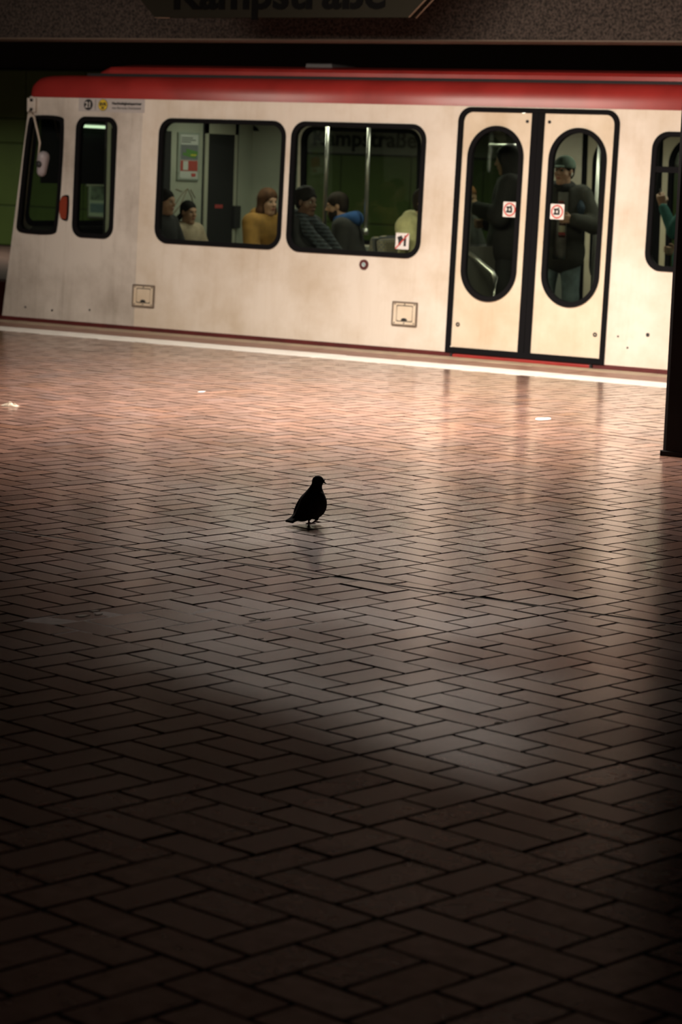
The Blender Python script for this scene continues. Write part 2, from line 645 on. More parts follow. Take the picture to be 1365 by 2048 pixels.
GRIME = mat('joint_grime', (0.030, 0.022, 0.018), 1.0, vary=0.4, scale=30, spec=0.0)
def brick_geo(poly):
    c = np.mean(poly, 0)
    tx, ty = rng.normal(0, 0.0035, 2)
    dz = rng.normal(0, 0.0004)
    top, mid, bot = [], [], []
    for p in poly:
        d = np.array(p) - c
        L = np.hypot(*d)
        q = c + d * (1 - min(0.0025 / L, 0.3))
        z = dz + tx * d[0] + ty * d[1]
        top.append((q[0], q[1], z))
        mid.append((p[0], p[1], z - 0.0026))
        bot.append((p[0], p[1], -0.02))
    n = len(poly)
    v = top + mid + bot
    f = [tuple(range(n))]
    for k in (0, n):
        f += [(k + i, k + n + i, k + n + (i + 1) % n, k + (i + 1) % n) for i in range(n)]
    t = float(np.clip(rng.normal(1.0, 0.13), 0.65, 1.35))
    w = rng.normal(0, 0.02)
    tone = (0.280 * t + w * 0.5, 0.156 * t, 0.120 * t - w * 0.3)
    return v, f, tone

def brick_mesh(name, geos):
    V, Fc, tones = [], [], []
    for v, f, t in geos:
        k = len(V)
        V += v
        Fc += [tuple(i + k for i in ff) for ff in f]
        tones += [t] * len(v)
    me = bpy.data.meshes.new(name)
    me.from_pydata(V, [], Fc)
    me.update()
    at = me.color_attributes.new('tone', 'FLOAT_COLOR', 'POINT')
    at.data.foreach_set('color', np.array([(max(0, r), g, max(0, b), 1) for r, g, b in tones], np.float32).ravel())
    me.materials.append(BRICK)
    me.materials.append(GRIME)
    mi, k = [], 0
    for v, f, t in geos:          # top face brick, worn arris and flanks full of joint grime
        mi += [0] + [1] * (len(f) - 1)
    me.polygons.foreach_set('material_index', mi)
    return me

def shown(poly):
    px = [to_cam((x, y, 0)) for x, y in poly]
    if any(p[2] < 0.5 for p in px): return 0
    cx_ = sum(p[0] for p in px) / len(px); cy_ = sum(p[1] for p in px) / len(px)
    if not (0 <= cx_ <= 1365 and 0 <= cy_ <= 2048): return 0
    return abs(sum(px[i][0] * px[(i + 1) % len(px)][1] - px[(i + 1) % len(px)][0] * px[i][1] for i in range(len(px)))) / 2
order = sorted(pieces, key=shown, reverse=True)
for poly in order[:300]:
    link(bpy.data.objects.new('brick', brick_mesh('brick', [brick_geo(poly)])), floor)
rest = link(bpy.data.objects.new('brick_paving', brick_mesh('brick_paving', [brick_geo(p) for p in order[300:]])), floor)
rest['kind'] = 'stuff'

# expansion joint that runs through the paving parallel to the platform edge
JFILL = mat('joint_filler', (0.16, 0.13, 0.105), 0.8, vary=0.4, scale=9)
box('joint_filler', (-16, JOINT_Y - 0.007, -0.01), (2, JOINT_Y + 0.007, -0.0018), JFILL, floor)

# patch of pale filler smeared over the joints, front left
SMEAR = mat('filler_smear', (0.26, 0.17, 0.14), 0.55, vary=0.35, scale=25)
def smear(cx_, cy_, rx, ry, ang, z, m, name='filler_smear', n=36):
    pts = []
    for i in range(n):
        a = 2 * math.pi * i / n
        k = 1 + 0.22 * math.sin(3 * a + cx_) + 0.13 * math.sin(5 * a + 1) + random.uniform(-0.06, 0.06)
        x, y = rx * k * math.cos(a), ry * k * math.sin(a)
        pts.append((cx_ + x * math.cos(ang) - y * math.sin(ang), cy_ + x * math.sin(ang) + y * math.cos(ang)))
    v = [(x, y, z) for x, y in pts] + [(x, y, z - 0.006) for x, y in pts]
    f = [tuple(range(n))] + [(i, n + i, n + (i + 1) % n, (i + 1) % n) for i in range(n)]
    return add_mesh(name, v, f, m, floor)
smear(-4.86, 6.62, 0.44, 0.17, math.radians(64), -0.0010, SMEAR)
smear(-4.47, 6.78, 0.17, 0.09, math.radians(60), -0.0010, SMEAR)
smear(-3.17, 6.03, 0.10, 0.06, math.radians(40), -0.0010, SMEAR)
FLECK = mat('plaster_fleck', (0.62, 0.52, 0.42), 0.7)
for fx, fy, fr in ((-5.069, 6.604, 0.012), (-5.044, 6.501, 0.016), (-5.02, 6.56, 0.009), (-4.545, 6.886, 0.013), (-4.56, 6.83, 0.009), (-4.36, 6.58, 0.008), (-3.16, 6.02, 0.010)):
    smear(fx, fy, fr * 1.6, fr * 0.7, math.radians(75), 0.0016, FLECK, 'plaster_fleck', 10)

# platform edge: white line tiles, brown strip, tan coping slabs
WLINE = mat('white_line', (0.92, 0.89, 0.84), 0.5, vary=0.15, scale=6)
BSTRIP = mat('brown_strip', (0.30, 0.155, 0.115), 0.5, vary=0.3, scale=12)
COPING = mat('tan_coping', (0.46, 0.36, 0.25), 0.6, vary=0.3, scale=7)
edge = box('platform_edge', (-30, EDGE_Y, -0.95), (8, 17.62, -0.012), MORTAR)
tag(edge, 'platform edge with white line and tan coping slabs beside train', 'platform edge', kind='structure')
x = -22.0
while x < 0:
    for nm, y0, y1, m, L in (('white_tile', EDGE_Y + 0.004, 17.0, WLINE, 0.5),):
        j = random.uniform(-0.012, 0.012)
        box(nm, (x + 0.002, y0 + j, -0.02), (x + 0.498, y1 + random.uniform(-0.01, 0.01), random.uniform(0.0, 0.002)), m, edge)
    box('strip_tile', (x + 0.003, 17.015, -0.02), (x + 0.497, 17.445, random.uniform(-0.002, 0.0)), BSTRIP, edge)
    box('coping_slab', (x + 0.002, 17.45, -0.16), (x + 0.498, 17.70, random.uniform(0.0, 0.002)), COPING, edge, 0.004)
    x += 0.5

# track bed, rails, opposite platform, walls and ceilings
BALLAST = mat('track_bed', (0.06, 0.05, 0.045), 0.95, vary=0.5, scale=20, bump=0.6, bump_scale=30)
tag(box('track_bed', (-45, 17.62, -1.25), (10, 23.3, -0.98), BALLAST), 'dark track bed under the train', 'track bed', kind='structure')
RAIL = mat('rail_steel', (0.22, 0.17, 0.14), 0.4, 0.8)
prof = [(-0.065, 0), (0.065, 0), (0.065, 0.02), (0.012, 0.035), (0.012, 0.11), (0.035, 0.12), (0.035, 0.15), (-0.035, 0.15), (-0.035, 0.12), (-0.012, 0.11), (-0.012, 0.035), (-0.065, 0.02)]
for y, lb in ((21.3, 'rusty rail of the far track, next to the train'), (22.73, 'rusty rail of the far track, below the opposite platform')):
    tag(extrude_profile('rail', [(y + a, -0.98 + b) for a, b in prof], -45, 10, RAIL), lb, 'rail', kind='structure')
FARFLOOR = mat('far_floor', (0.17, 0.095, 0.08), 0.85, vary=0.3, scale=4, spec=0.2)
tag(box('far_platform', (-48, 23.3, -0.95), (10, 31.6, 0.0), FARFLOOR), 'brown floor of the opposite platform behind the train', 'platform', kind='structure')
FAREDGE = mat('far_platform_red', (0.20, 0.045, 0.035), 0.6, vary=0.3, scale=4)
tag(box('far_platform_face', (-48, 23.24, -0.95), (10, 23.3, -0.02), FAREDGE), 'dark red front face of the opposite platform', 'platform edge', kind='structure')

GREEN = mat('green_enamel', (0.115, 0.165, 0.040), 0.4, vary=0.15, scale=1.5)
wall = box('wall_back', (-48, 31.66, -0.2), (10, 31.9, 3.6), mat('wall_backing', (0.02, 0.02, 0.018), 0.8))
tag(wall, 'green panelled station wall beyond the train', 'wall', kind='structure')
for i in range(30):
    x0 = -42.06 + i * 1.24
    for z0, z1 in ((0.02, 0.665), (0.68, 1.70), (2.12, 2.9)):
        box('panel', (x0 + 0.008, 31.62, z0), (x0 + 1.232, 31.66, z1), GREEN, wall, 0.006)
    if x0 < -21.6:
        box('panel', (x0 + 0.008, 31.62, 1.715), (x0 + 1.232, 31.66, 2.105), GREEN, wall, 0.006)
BAND = mat('name_band', (0.23, 0.23, 0.20), 0.5, vary=0.1)
band = tag(empty('name_band', (0, 31.55, 1.70)), 'grey band with station name in dark letters on green wall', 'sign')
box('band', (-20.7, 0.0, 0.02), (-12, 0.06, 0.44), BAND, band)
text('lettering', 'Kampstraße', 0.34, (-19.30, -0.004, 0.135), FACE_CAM, BLACK, band, 0.004, 1.84, bold=0.008)
# framed advert on the far wall seen through the cab
pb = tag(empty('wall_poster', (-24.33, 31.6, 0.58)), 'pale framed advert on green wall seen through the cab windows', 'poster')
box('frame', (-0.24, -0.02, -0.04), (0.24, 0.02, 0.62), STEEL, pb, 0.005)
box('sheet', (-0.21, -0.026, -0.01), (0.21, -0.02, 0.59), mat('poster_pale', (0.62, 0.70, 0.58), 0.5), pb)
box('picture', (-0.18, -0.030, 0.25), (0.18, -0.026, 0.50), mat('poster_pic', (0.30, 0.38, 0.30), 0.5, vary=0.8, scale=9), pb)
box('caption', (-0.18, -0.030, 0.05), (0.18, -0.026, 0.20), mat('poster_cap', (0.18, 0.26, 0.30), 0.5), pb)

CEIL = mat('dark_ceiling', (0.03, 0.028, 0.026), 0.9)
tag(box('ceiling', (-30, -4, 3.38), (8, 17.2, 3.6), CEIL), 'dark platform ceiling above the frame', 'ceiling', kind='structure')
tag(box('tunnel_ceiling', (-48, 17.6, 3.5), (10, 32, 3.7), BLACK), 'black tunnel ceiling over the tracks', 'ceiling', kind='structure')

# granular beam over the platform edge
GRAN = mat('granular_plaster', (0.060, 0.047, 0.040), 0.95, vary=0.75, scale=46, bump=1.0, bump_scale=46, color2=(0.014, 0.012, 0.011), spec=0.1)
beam = box('ceiling_beam', (-30, 17.2, 2.585), (8, 17.6, 3.6), GRAN)
tag(beam, 'dark granular ceiling beam over the platform edge', 'beam', kind='structure')
box('edge_trim', (-30, 17.19, 2.573), (8, 17.6, 2.585), mat('beam_trim', (0.08, 0.055, 0.038), 0.7), beam)

# black pillar
PILLAR = mat('pillar_black', (0.009, 0.008, 0.008), 0.7, vary=0.3, scale=3, spec=0.1)
pil = tag(empty('pillar', (-5.26, 12.86, 0)), 'square black pillar standing at the right edge on the brick floor', 'pillar', kind='structure')
bm = bmesh.new(); bm_box(bm, (-0.35, -0.35, 0.0), (0.35, 0.35, 3.38), 0.03); add_bm('shaft', bm, PILLAR, pil)
bm = bmesh.new(); bm_box(bm, (-0.354, -0.354, 0.0), (0.354, 0.354, 0.03), 0.003); add_bm('base_collar', bm, PILLAR, pil)

# hanging station sign, only its lower half in view
SIGN = mat('sign_dark', (0.013, 0.012, 0.009), 1.0, spec=0.0)
sg = tag(empty('hanging_sign', (0, 16.2, 2.69)), 'dark hanging station name sign with cut corners below the ceiling', 'sign')
hex_ = [(-11.93, 0.0), (-9.53, 0.0), (-9.21, 0.30), (-9.21, 0.44), (-12.25, 0.44), (-12.25, 0.30)]
plate('panel', [hex_], -0.03, 0.03, SIGN, sg)
text('lettering', 'Kampstraße', 0.355, (-10.75, -0.034, 0.072), FACE_CAM, mat('sign_letters', (0.0035, 0.0035, 0.0035), 1.0, spec=0.0), sg, 0.004, 2.0, bold=0.009)
SIGNRIM = mat('sign_rim', (0.10, 0.065, 0.045), 0.7, spec=0.1)
tube('rim', [(-9.21, -0.032, 0.30), (-9.53, -0.032, 0.0)], 0.006, SIGNRIM, sg)
tube('rim', [(-9.19, 0.04, 0.30), (-9.51, 0.04, 0.0)], 0.006, SIGNRIM, sg)
tube('rim', [(-11.93, -0.032, 0.0), (-11.78, -0.032, -0.003)], 0.005, SIGNRIM, sg)
for xx in (-11.6, -9.9):
    tube('hanger', [(xx, 0, 0.44), (xx, 0, 0.69)], 0.02, IRON, sg)

# ------------------------------------------------------------------ the train
YW, YF = 17.78, 20.22          # near and far side walls
XB = -13.62                    # cab bulkhead
def lean(z): return 0.035 * (z - 1.0)
def lean_far(z): return -0.035 * (z - 1.0)
train = tag(empty('light_rail_train', (0, 0, 0)), 'cream light rail train with red roof band standing at the platform', 'train')

W_PASS = [(-13.055, 0.80, -11.69, 1.918), (-11.632, 0.795, -10.278, 1.920), (-8.20, 0.812, -6.84, 1.913), (-6.78, 0.812, -5.42, 1.913)]
W_CAB = [(-14.00, 0.81, -13.53, 1.913)]
DOOR = (-9.977, 0.032, -8.497, 2.073)
def inset(w, d): return (w[0] + d, w[1] + d, w[2] - d, w[3] - d)
cabwin = [(-14.655, 0.92), (-14.66, 0.85), (-14.60, 0.815), (-14.22, 0.815), (-14.165, 0.87), (-14.135, 1.86), (-14.18, 1.915), (-14.52, 1.915), (-14.575, 1.86)]
def smooth_poly(p, it=2):
    for _ in range(it):
        q = []
        for i in range(len(p)):
            a, b = p[i], p[(i + 1) % len(p)]
            q += [(a[0] * .75 + b[0] * .25, a[1] * .75 + b[1] * .25), (a[0] * .25 + b[0] * .75, a[1] * .25 + b[1] * .75)]
        p = q
    return p
cabwin_o = smooth_poly(cabwin)
ccx, ccz = -14.40, 1.365
cabwin_i = [(ccx + (x - ccx) * 0.86, ccz + (z - ccz) * 0.935) for x, z in cabwin_o]
cabwin_h = [(ccx + (x - ccx) * 0.93, ccz + (z - ccz) * 0.97) for x, z in cabwin_o]

def side(yw, ln, near):
    t0, t1 = (0.0, 0.04) if near else (-0.04, 0.0)
    out = -1 if near else 1
    sfx = ''
    # cab: two plates, raked front edge
    plate('cab_panel', [[(-14.80, 0.034), (-14.083, 0.034), (-14.083, 2.085), (-14.565, 2.085)], cabwin_h], yw + t0, yw + t1, CREAM_CAB, train, ln)
    plate('cab_panel', [[(-14.08, 0.034), (-13.252, 0.034), (-13.252, 2.085), (-14.08, 2.085)], round_rect(*inset(W_CAB[0], 0.03), 0.09)], yw + t0, yw + t1, CREAM_CAB, train, ln)
    holes = [round_rect(*inset(w, 0.03), 0.11) for w in W_PASS]
    d = inset(DOOR, 0.02)
    holes.append(round_rect(d[0], 0.052, d[2], d[3], 0.10))
    plate('side_panel', [[(-13.249, 0.034), (-3.0, 0.034), (-3.0, 2.085), (-13.249, 2.085)]] + holes, yw + t0 - 0.002 * (1 if near else -1), yw + t1, CREAM, train, ln)
    f0, f1 = (yw - 0.014, yw + 0.045) if near else (yw - 0.045, yw + 0.014)
    g0, g1 = (yw + 0.012, yw + 0.018) if near else (yw - 0.018, yw - 0.012)
    def window(outer, inner, nm='window'):
        w = plate(nm, [outer, inner], f0, f1, RUBBER, train, ln)
        plate('glass', [inner], g0, g1, GLASS, w, ln)
        return w
    window(cabwin_o, cabwin_i)
    w = W_CAB[0]
    window(round_rect(*w, 0.11), round_rect(*inset(w, 0.042), 0.08))
    wins = []
    for w in W_PASS:
        wins.append(window(round_rect(*w, 0.14), round_rect(*inset(w, 0.040), 0.105)))
    for w in W_PASS[2:]:
        k = W_PASS.index(w)
        plate('transom', [[(w[0] + 0.03, 1.59), (w[2] - 0.03, 1.59), (w[2] - 0.03, 1.638), (w[0] + 0.03, 1.638)]], f0 + 0.006, f1, RUBBER, wins[k], ln)
    # doors
    fr = round_rect(*DOOR, 0.12)
    fr = [(x, z) if z > 1 else (min(max(x, DOOR[0]), DOOR[2]), z) for x, z in fr]
    inn = round_rect(DOOR[0] + 0.044, DOOR[1] + 0.045, DOOR[2] - 0.044, DOOR[3] - 0.038, 0.085)
    def square_bottom(p, d):
        x0, x1, zb = min(a for a, _ in p), max(a for a, _ in p), min(b for _, b in p)
        q = [a for a in p if a[1] > 1.0]
        return [(x0, zb), (x1, zb)] + q
    plate('door_frame', [square_bottom(fr, 0), square_bottom(inn, 0)], yw - 0.016 if near else yw - 0.05, yw + 0.05 if near else yw + 0.016, RUBBER, train, ln)
    for (x0, x1, cxg, sgn) in ((-9.93, -9.292, -9.613, -1), (-9.178, -8.544, -8.857, 1)):
        st_o = round_rect(cxg - 0.262, 0.476, cxg + 0.262, 1.924, 0.262, 14)
        st_i = round_rect(cxg - 0.222, 0.516, cxg + 0.222, 1.884, 0.222, 14)
        st_h = round_rect(cxg - 0.245, 0.493, cxg + 0.245, 1.907, 0.245, 14)
        zb, zt = DOOR[1] + 0.047, DOOR[3] - 0.040
        rr = 0.085
        if sgn < 0:
            outl = [(x0, zb), (x1, zb), (x1, zt)] + [(x0 + rr - rr * math.sin(math.radians(a)), zt - rr + rr * math.cos(math.radians(a))) for a in range(0, 91, 15)]
        else:
            outl = [(x0, zb), (x1, zb)] + [(x1 - rr + rr * math.cos(math.radians(a)), zt - rr + rr * math.sin(math.radians(a))) for a in range(0, 91, 15)] + [(x0, zt)]
        y0_, y1_ = (yw + 0.004, yw + 0.034) if near else (yw - 0.034, yw - 0.004)
        leaf = plate('door_leaf', [outl, st_h], y0_, y1_, CREAM_DOOR, train, ln)
        plate('window_rubber', [st_o, st_i], (yw - 0.010) if near else yw - 0.04, (yw + 0.04) if near else yw + 0.010, RUBBER, leaf, ln)
        plate('glass', [st_i], g0 + 0.004 * -out, g1 + 0.004 * -out, GLASS, leaf, ln)
        if near:
            xr = x1 - 0.045 if sgn < 0 else x0 + 0.045
            plate('rivet', [circle(xr, 1.965, 0.013, 14)], yw - 0.004, yw + 0.006, BLACK, leaf, ln)
            xk = x0 + 0.055 if sgn < 0 else x1 - 0.055
            plate('lock', [circle(xk, 0.27, 0.018, 14), circle(xk, 0.27, 0.008, 10)], yw - 0.003, yw + 0.006, IRON, leaf, ln)
            # no-pushchair style sticker on the glass
            xs = -9.452 if sgn < 0 else -9.014
            sk = plate('sticker', [round_rect(xs - 0.062, 1.182, xs + 0.062, 1.306, 0.006, 3)], yw + 0.004, yw + 0.010, WHITE, leaf, ln)
            plate('ring', [circle(xs, 1.244, 0.055), circle(xs, 1.244, 0.044)], yw + 0.001, yw + 0.0038, mat('sign_red', (0.55, 0.05, 0.035), 0.5), sk, ln)
            for px_, pz_, rx_, rz_ in ((-0.010, 1.262, 0.020, 0.008), (-0.012, 1.226, 0.020, 0.008), (0.016, 1.240, 0.008, 0.022), (-0.016, 1.244, 0.007, 0.018), (0.013, 1.272, 0.007, 0.007)):
                plate('pictogram', [round_rect(xs + px_ - rx_, pz_ - rz_, xs + px_ + rx_, pz_ + rz_, 0.004, 3)], yw + 0.001, yw + 0.0038, BLACK, sk, ln)
    plate('door_seal', [[(-9.294, DOOR[1] + 0.03), (-9.237, DOOR[1] + 0.03), (-9.237, 2.05), (-9.294, 2.05)]], yw - 0.008, yw + 0.03, RUBBER, train, ln)
    plate('door_seal', [[(-9.233, DOOR[1] + 0.03), (-9.176, DOOR[1] + 0.03), (-9.176, 2.05), (-9.233, 2.05)]], yw - 0.008, yw + 0.03, RUBBER, train, ln)

side(YW, lean, True)
side(YF, lean_far, False)

# door step and red skirt below the cream wall
box('skirt', (-14.82, YW - 0.036, -0.40), (-3.0, YW + 0.05, 0.034), RED_DARK, train)
box('skirt', (-14.82, YF - 0.05, -0.40), (-3.0, YF, 0.028), RED_DARK, train)
box('door_step', (-9.90, YW - 0.055, -0.012), (-8.62, YW + 0.03, 0.022), RED, train, 0.006)
for xx in (-9.91, -8.61):
    box('step_bracket', (xx - 0.01, YW - 0.058, -0.03), (xx + 0.01, YW + 0.02, 0.028), BLACK, train)
box('underframe', (-14.6, YW + 0.2, -0.75), (-3.0, YF - 0.2, -0.12), BLACK, train)
box('car_floor', (-14.75, YW + 0.04, -0.1), (-3.0, YF - 0.04, 0.03), mat('car_floor', (0.10, 0.10, 0.095), 0.6, vary=0.3, scale=20), train)

# roof: curved red cantrail, dark gutter, raised cover set back
def roof_sweep(name, prof, xs, material, shrink=None):
    """prof (y,z); xs list of (x, inset in y, drop in z) stations"""
    v, f = [], []
    n = len(prof)
    for (x, iny, dz) in xs:
        for (y, z) in prof:
            yy = y + (iny if y < 19 else -iny)
            v.append((x + 0.0 * z, yy, 2.08 + (z - 2.08) * dz))
    for s in range(len(xs) - 1):
        for i in range(n - 1):
            f.append((s * n + i, s * n + i + 1, (s + 1) * n + i + 1, (s + 1) * n + i))
    f.append(tuple(range(n)))
    f.append(tuple(range((len(xs) - 1) * n, len(xs) * n))[::-1])
    o = add_mesh(name, v, f, material, train)
    bm = bmesh.new(); bm.from_mesh(o.data); bmesh.ops.recalc_face_normals(bm, faces=bm.faces); bm.to_mesh(o.data); bm.free()
    return o
def mirror_prof(p): return p + [(YW + YF - y, z) for y, z in p[::-1]]
y0 = YW + lean(2.08)
cant = mirror_prof([(y0 - 0.006, 2.08), (y0 - 0.004, 2.13), (y0 + 0.004, 2.18), (y0 + 0.018, 2.215), (y0 + 0.04, 2.245), (y0 + 0.075, 2.272), (y0 + 0.12, 2.285), (y0 + 0.16, 2.287)])
ro = roof_sweep('roof_band', cant, [(-14.56, 0.02, 0.55), (-14.545, 0.005, 0.75), (-14.50, 0.0, 0.9), (-14.40, 0.0, 0.97), (-14.2, 0, 1), (-3.0, 0, 1)], RED)
ro.data.polygons.foreach_set('use_smooth', [len(p.vertices) == 4 for p in ro.data.polygons])
gut = mirror_prof([(y0 + 0.13, 2.28), (y0 + 0.13, 2.31), (y0 + 0.20, 2.31)])
roof_sweep('gutter', gut, [(-14.0, 0, 1), (-3.0, 0, 1)], BLACK)
cov = mirror_prof([(y0 + 0.20, 2.28), (y0 + 0.20, 2.345), (y0 + 0.23, 2.372), (y0 + 0.6, 2.41), (y0 + 1.18, 2.43)])
roof_sweep('roof_cover', cov, [(-13.95, 0.05, 0.85), (-13.80, 0.0, 1), (-3.0, 0, 1)], RED)
# small vent on the roof
bm = bmesh.new(); bm_box(bm, (-11.9, 18.4, 2.40), (-11.62, 18.8, 2.442), 0.01); add_bm('roof_vent', bm, mat('vent_grey', (0.2, 0.2, 0.2), 0.6), train)

# cab front with windscreen
def front_plate(name, outl, x0, thick, material, parent):
    """plate in y-z plane following the raked nose"""
    me = plate_mesh(name, outl, 0, thick)
    for v in me.vertices:
        yv, t, zv = v.co
        v.co = (x0 + 0.1145 * (zv - 0.03) + t, yv, zv)
    me.materials.clear(); me.materials.append(material)
    return link(bpy.data.objects.new(name, me), parent)
fo = [(YW + 0.0, 0.03), (YF - 0.0, 0.03), (YF - 0.035, 2.085), (YW + 0.035, 2.085)]
wo = round_rect(YW + 0.12, 0.90, YF - 0.12, 1.97, 0.1)
front_plate('cab_front', [fo, wo], -14.80, 0.04, CREAM_CAB, train)
ws = front_plate('windscreen', [round_rect(YW + 0.10, 0.88, YF - 0.10, 1.99, 0.12), round_rect(YW + 0.15, 0.93, YF - 0.15, 1.94, 0.09)], -14.815, 0.06, RUBBER, train)
front_plate('glass', [round_rect(YW + 0.15, 0.93, YF - 0.15, 1.94, 0.09)], -14.79, 0.006, GLASS, ws)
box('sun_blind', (-14.60, YW + 0.25, 1.285), (-14.585, YF - 0.08, 1.99), BLACK, train)
tube('blind_bar', [(-14.595, YW + 0.95, 1.275), (-14.595, YF - 0.1, 1.275)], 0.012, mat('bar_green_white', (0.55, 0.62, 0.5), 0.4), train)
tube('cab_lamp', [(-14.52, 18.46, 1.835), (-14.52, 19.10, 1.835)], 0.014, mat('cab_tube', (0.8, 0.9, 0.75), 0.4, emit=(0.80, 1.0, 0.72), emit_strength=1.4), train)
# driver desk and seat
bm = bmesh.new(); bm_box(bm, (-14.62, YW + 0.1, 0.03), (-14.2, YF - 0.1, 0.88), 0.04); add_bm('driver_desk', bm, BLACK, train)
seat = empty('driver_seat', (-13.98, 18.95, 0.03), 0, train)
bm = bmesh.new(); bm_box(bm, (-0.2, -0.24, 0.42), (0.22, 0.24, 0.54), 0.04); add_bm('cushion', bm, BLACK, seat)
bm = bmesh.new(); bm_box(bm, (0.16, -0.23, 0.5), (0.28, 0.23, 1.02), 0.05); add_bm('backrest', bm, BLACK, seat)
tube('pedestal', [(0, 0, 0), (0, 0, 0.44)], 0.06, IRON, seat)

# banner with number disc, club crest and lettering over the cab window
BGREY = mat('banner_grey', (0.50, 0.47, 0.46), 0.5)
yb = YW - 0.004
bn = plate('banner', [[(-13.985, 1.958), (-13.232, 1.958), (-13.232, 2.083), (-13.985, 2.083)]], yb, yb + 0.006, BGREY, train, lean)
yl = YW + lean(2.02)
INK = mat('ink_black', (0.016, 0.016, 0.018), 0.6)
plate('disc', [circle(-13.872, 2.020, 0.050)], yb - 0.003, yb, INK, bn, lean)
text('number', '21', 0.072, (-13.872, yl - 0.0085, 1.996), FACE_CAM, WHITE, bn, 0.001, 0.056, bold=0.001)
plate('divider', [[(-13.792, 1.975), (-13.788, 1.975), (-13.788, 2.066), (-13.792, 2.066)]], yb - 0.002, yb, INK, bn, lean)
plate('crest', [circle(-13.703, 2.020, 0.053)], yb - 0.003, yb, INK, bn, lean)
plate('crest_field', [circle(-13.703, 2.020, 0.049)], yb - 0.0045, yb - 0.003, mat('crest_yellow', (0.72, 0.52, 0.03), 0.5), bn, lean)
text('crest_letters', 'BVB', 0.044, (-13.703, yl - 0.0095, 2.012), FACE_CAM, INK, bn, 0.0008, 0.074, bold=0.0016)
text('crest_letters', '09', 0.036, (-13.703, yl - 0.0095, 1.980), FACE_CAM, INK, bn, 0.0008, 0.034, bold=0.0014)
text('lettering', 'Nachhaltigkeitspartner', 0.034, (-13.432, yl - 0.0075, 2.026), FACE_CAM, INK, bn, 0.0008, 0.335, bold=0.0009)
text('lettering', 'von Borussia Dortmund', 0.034, (-13.436, yl - 0.0075, 1.986), FACE_CAM, mat('ink_grey', (0.09, 0.09, 0.09), 0.6), bn, 0.0008, 0.325)

# service hatches, key switch, marker light, holes
def hatch(x0, z0, x1, z1):
    h = plate('service_hatch', [round_rect(x0, z0, x1, z1, 0.008, 3), round_rect(x0 + 0.014, z0 + 0.014, x1 - 0.014, z1 - 0.014, 0.006, 3)], YW - 0.016, YW + 0.002, mat('hatch_rim', (0.16, 0.12, 0.09), 0.6), train, lean)
    plate('frame', [round_rect(x0 + 0.014, z0 + 0.014, x1 - 0.014, z1 - 0.014, 0.006, 3), round_rect(x0 + 0.042, z0 + 0.036, x1 - 0.042, z1 - 0.03, 0.008, 3)], YW - 0.014, YW + 0.002, CREAM_DOOR, h, lean)
    plate('lid', [round_rect(x0 + 0.050, z0 + 0.044, x1 - 0.050, z1 - 0.038, 0.012, 3)], YW - 0.013, YW + 0.002, CREAM_DOOR, h, lean)
    plate('gap', [round_rect(x0 + 0.040, z0 + 0.034, x1 - 0.040, z1 - 0.028, 0.012, 3)], YW - 0.005, YW, INK, h, lean)
    xm = (x0 + x1) / 2
    plate('grip', [[(xm - 0.03, z0 + 0.046), (xm + 0.03, z0 + 0.046)] + [(xm + 0.03 * math.cos(math.radians(a)), z0 + 0.050 + 0.018 * math.sin(math.radians(a))) for a in range(0, 181, 20)]], YW - 0.016, YW, INK, h, lean)
    for sx in (x0 + 0.028, xm, x1 - 0.028):
        for sz in (z0 + 0.025, z1 - 0.022):
            plate('screw', [circle(sx, sz, 0.006, 8)], YW - 0.017, YW, IRON, h, lean)
hatch(-13.27, 0.213, -13.025, 0.416)
hatch(-10.515, 0.222, -10.268, 0.428)
ks = plate('key_switch', [circle(-10.822, 0.721, 0.042), circle(-10.822, 0.721, 0.020)], YW - 0.018, YW + 0.002, RED_DARK, train, lean)
plate('lock_disc', [circle(-10.822, 0.721, 0.021)], YW - 0.012, YW + 0.002, mat('lock_white', (0.6, 0.68, 0.68), 0.4), ks, lean)
plate('key_slot', [[(-10.833, 0.728), (-10.826, 0.734), (-10.811, 0.714), (-10.818, 0.708)]], YW - 0.014, YW - 0.01, mat('teal_slot', (0.03, 0.25, 0.27), 0.4), ks, lean)
ml = plate('marker_light', [smooth_poly([(-14.135, 0.985), (-14.075, 0.965), (-14.062, 0.985), (-14.062, 1.165), (-14.075, 1.18), (-14.135, 1.165)], 1)], YW - 0.035, YW + 0.002, mat('marker_lens', (0.26, 0.045, 0.022), 0.3), train, lean)
plate('housing', [smooth_poly([(-14.145, 0.975), (-14.07, 0.95), (-14.050, 0.975), (-14.050, 1.175), (-14.07, 1.195), (-14.145, 1.175)], 1)], YW - 0.015, YW, RUBBER, ml, lean)
for (xx, zz, rr) in ((-8.13, 0.30, 0.016), (-8.50 + 0.11, 0.27, 0.008), (-8.30, 0.185, 0.008), (-14.52, 0.13, 0.009), (-14.20, 0.12, 0.010), (-13.76, 0.15, 0.008)):
    plate('bolt', [circle(xx, zz, rr, 10)], YW - 0.006, YW + 0.001, INK, train, lean)
# no food sticker on the passenger window
sk = plate('window_sticker', [round_rect(-10.528, 0.868, -10.398, 1.005, 0.005, 3)], YW + 0.004, YW + 0.0105, WHITE, train, lean)
plate('cup', [[(-10.512, 0.97), (-10.470, 0.985), (-10.455, 0.955), (-10.478, 0.905), (-10.497, 0.893), (-10.500, 0.94)]], YW + 0.001, YW + 0.004, INK, sk, lean)
plate('bottle', [[(-10.446, 0.895), (-10.424, 0.895), (-10.424, 0.955), (-10.430, 0.985), (-10.440, 0.985), (-10.446, 0.955)]], YW + 0.001, YW + 0.004, INK, sk, lean)
plate('slash', [[(-10.528, 0.875), (-10.520, 0.868), (-10.398, 0.998), (-10.406, 1.005)]], YW - 0.001, YW + 0.001, mat('sign_red', (0.55, 0.05, 0.035), 0.5), sk, lean)

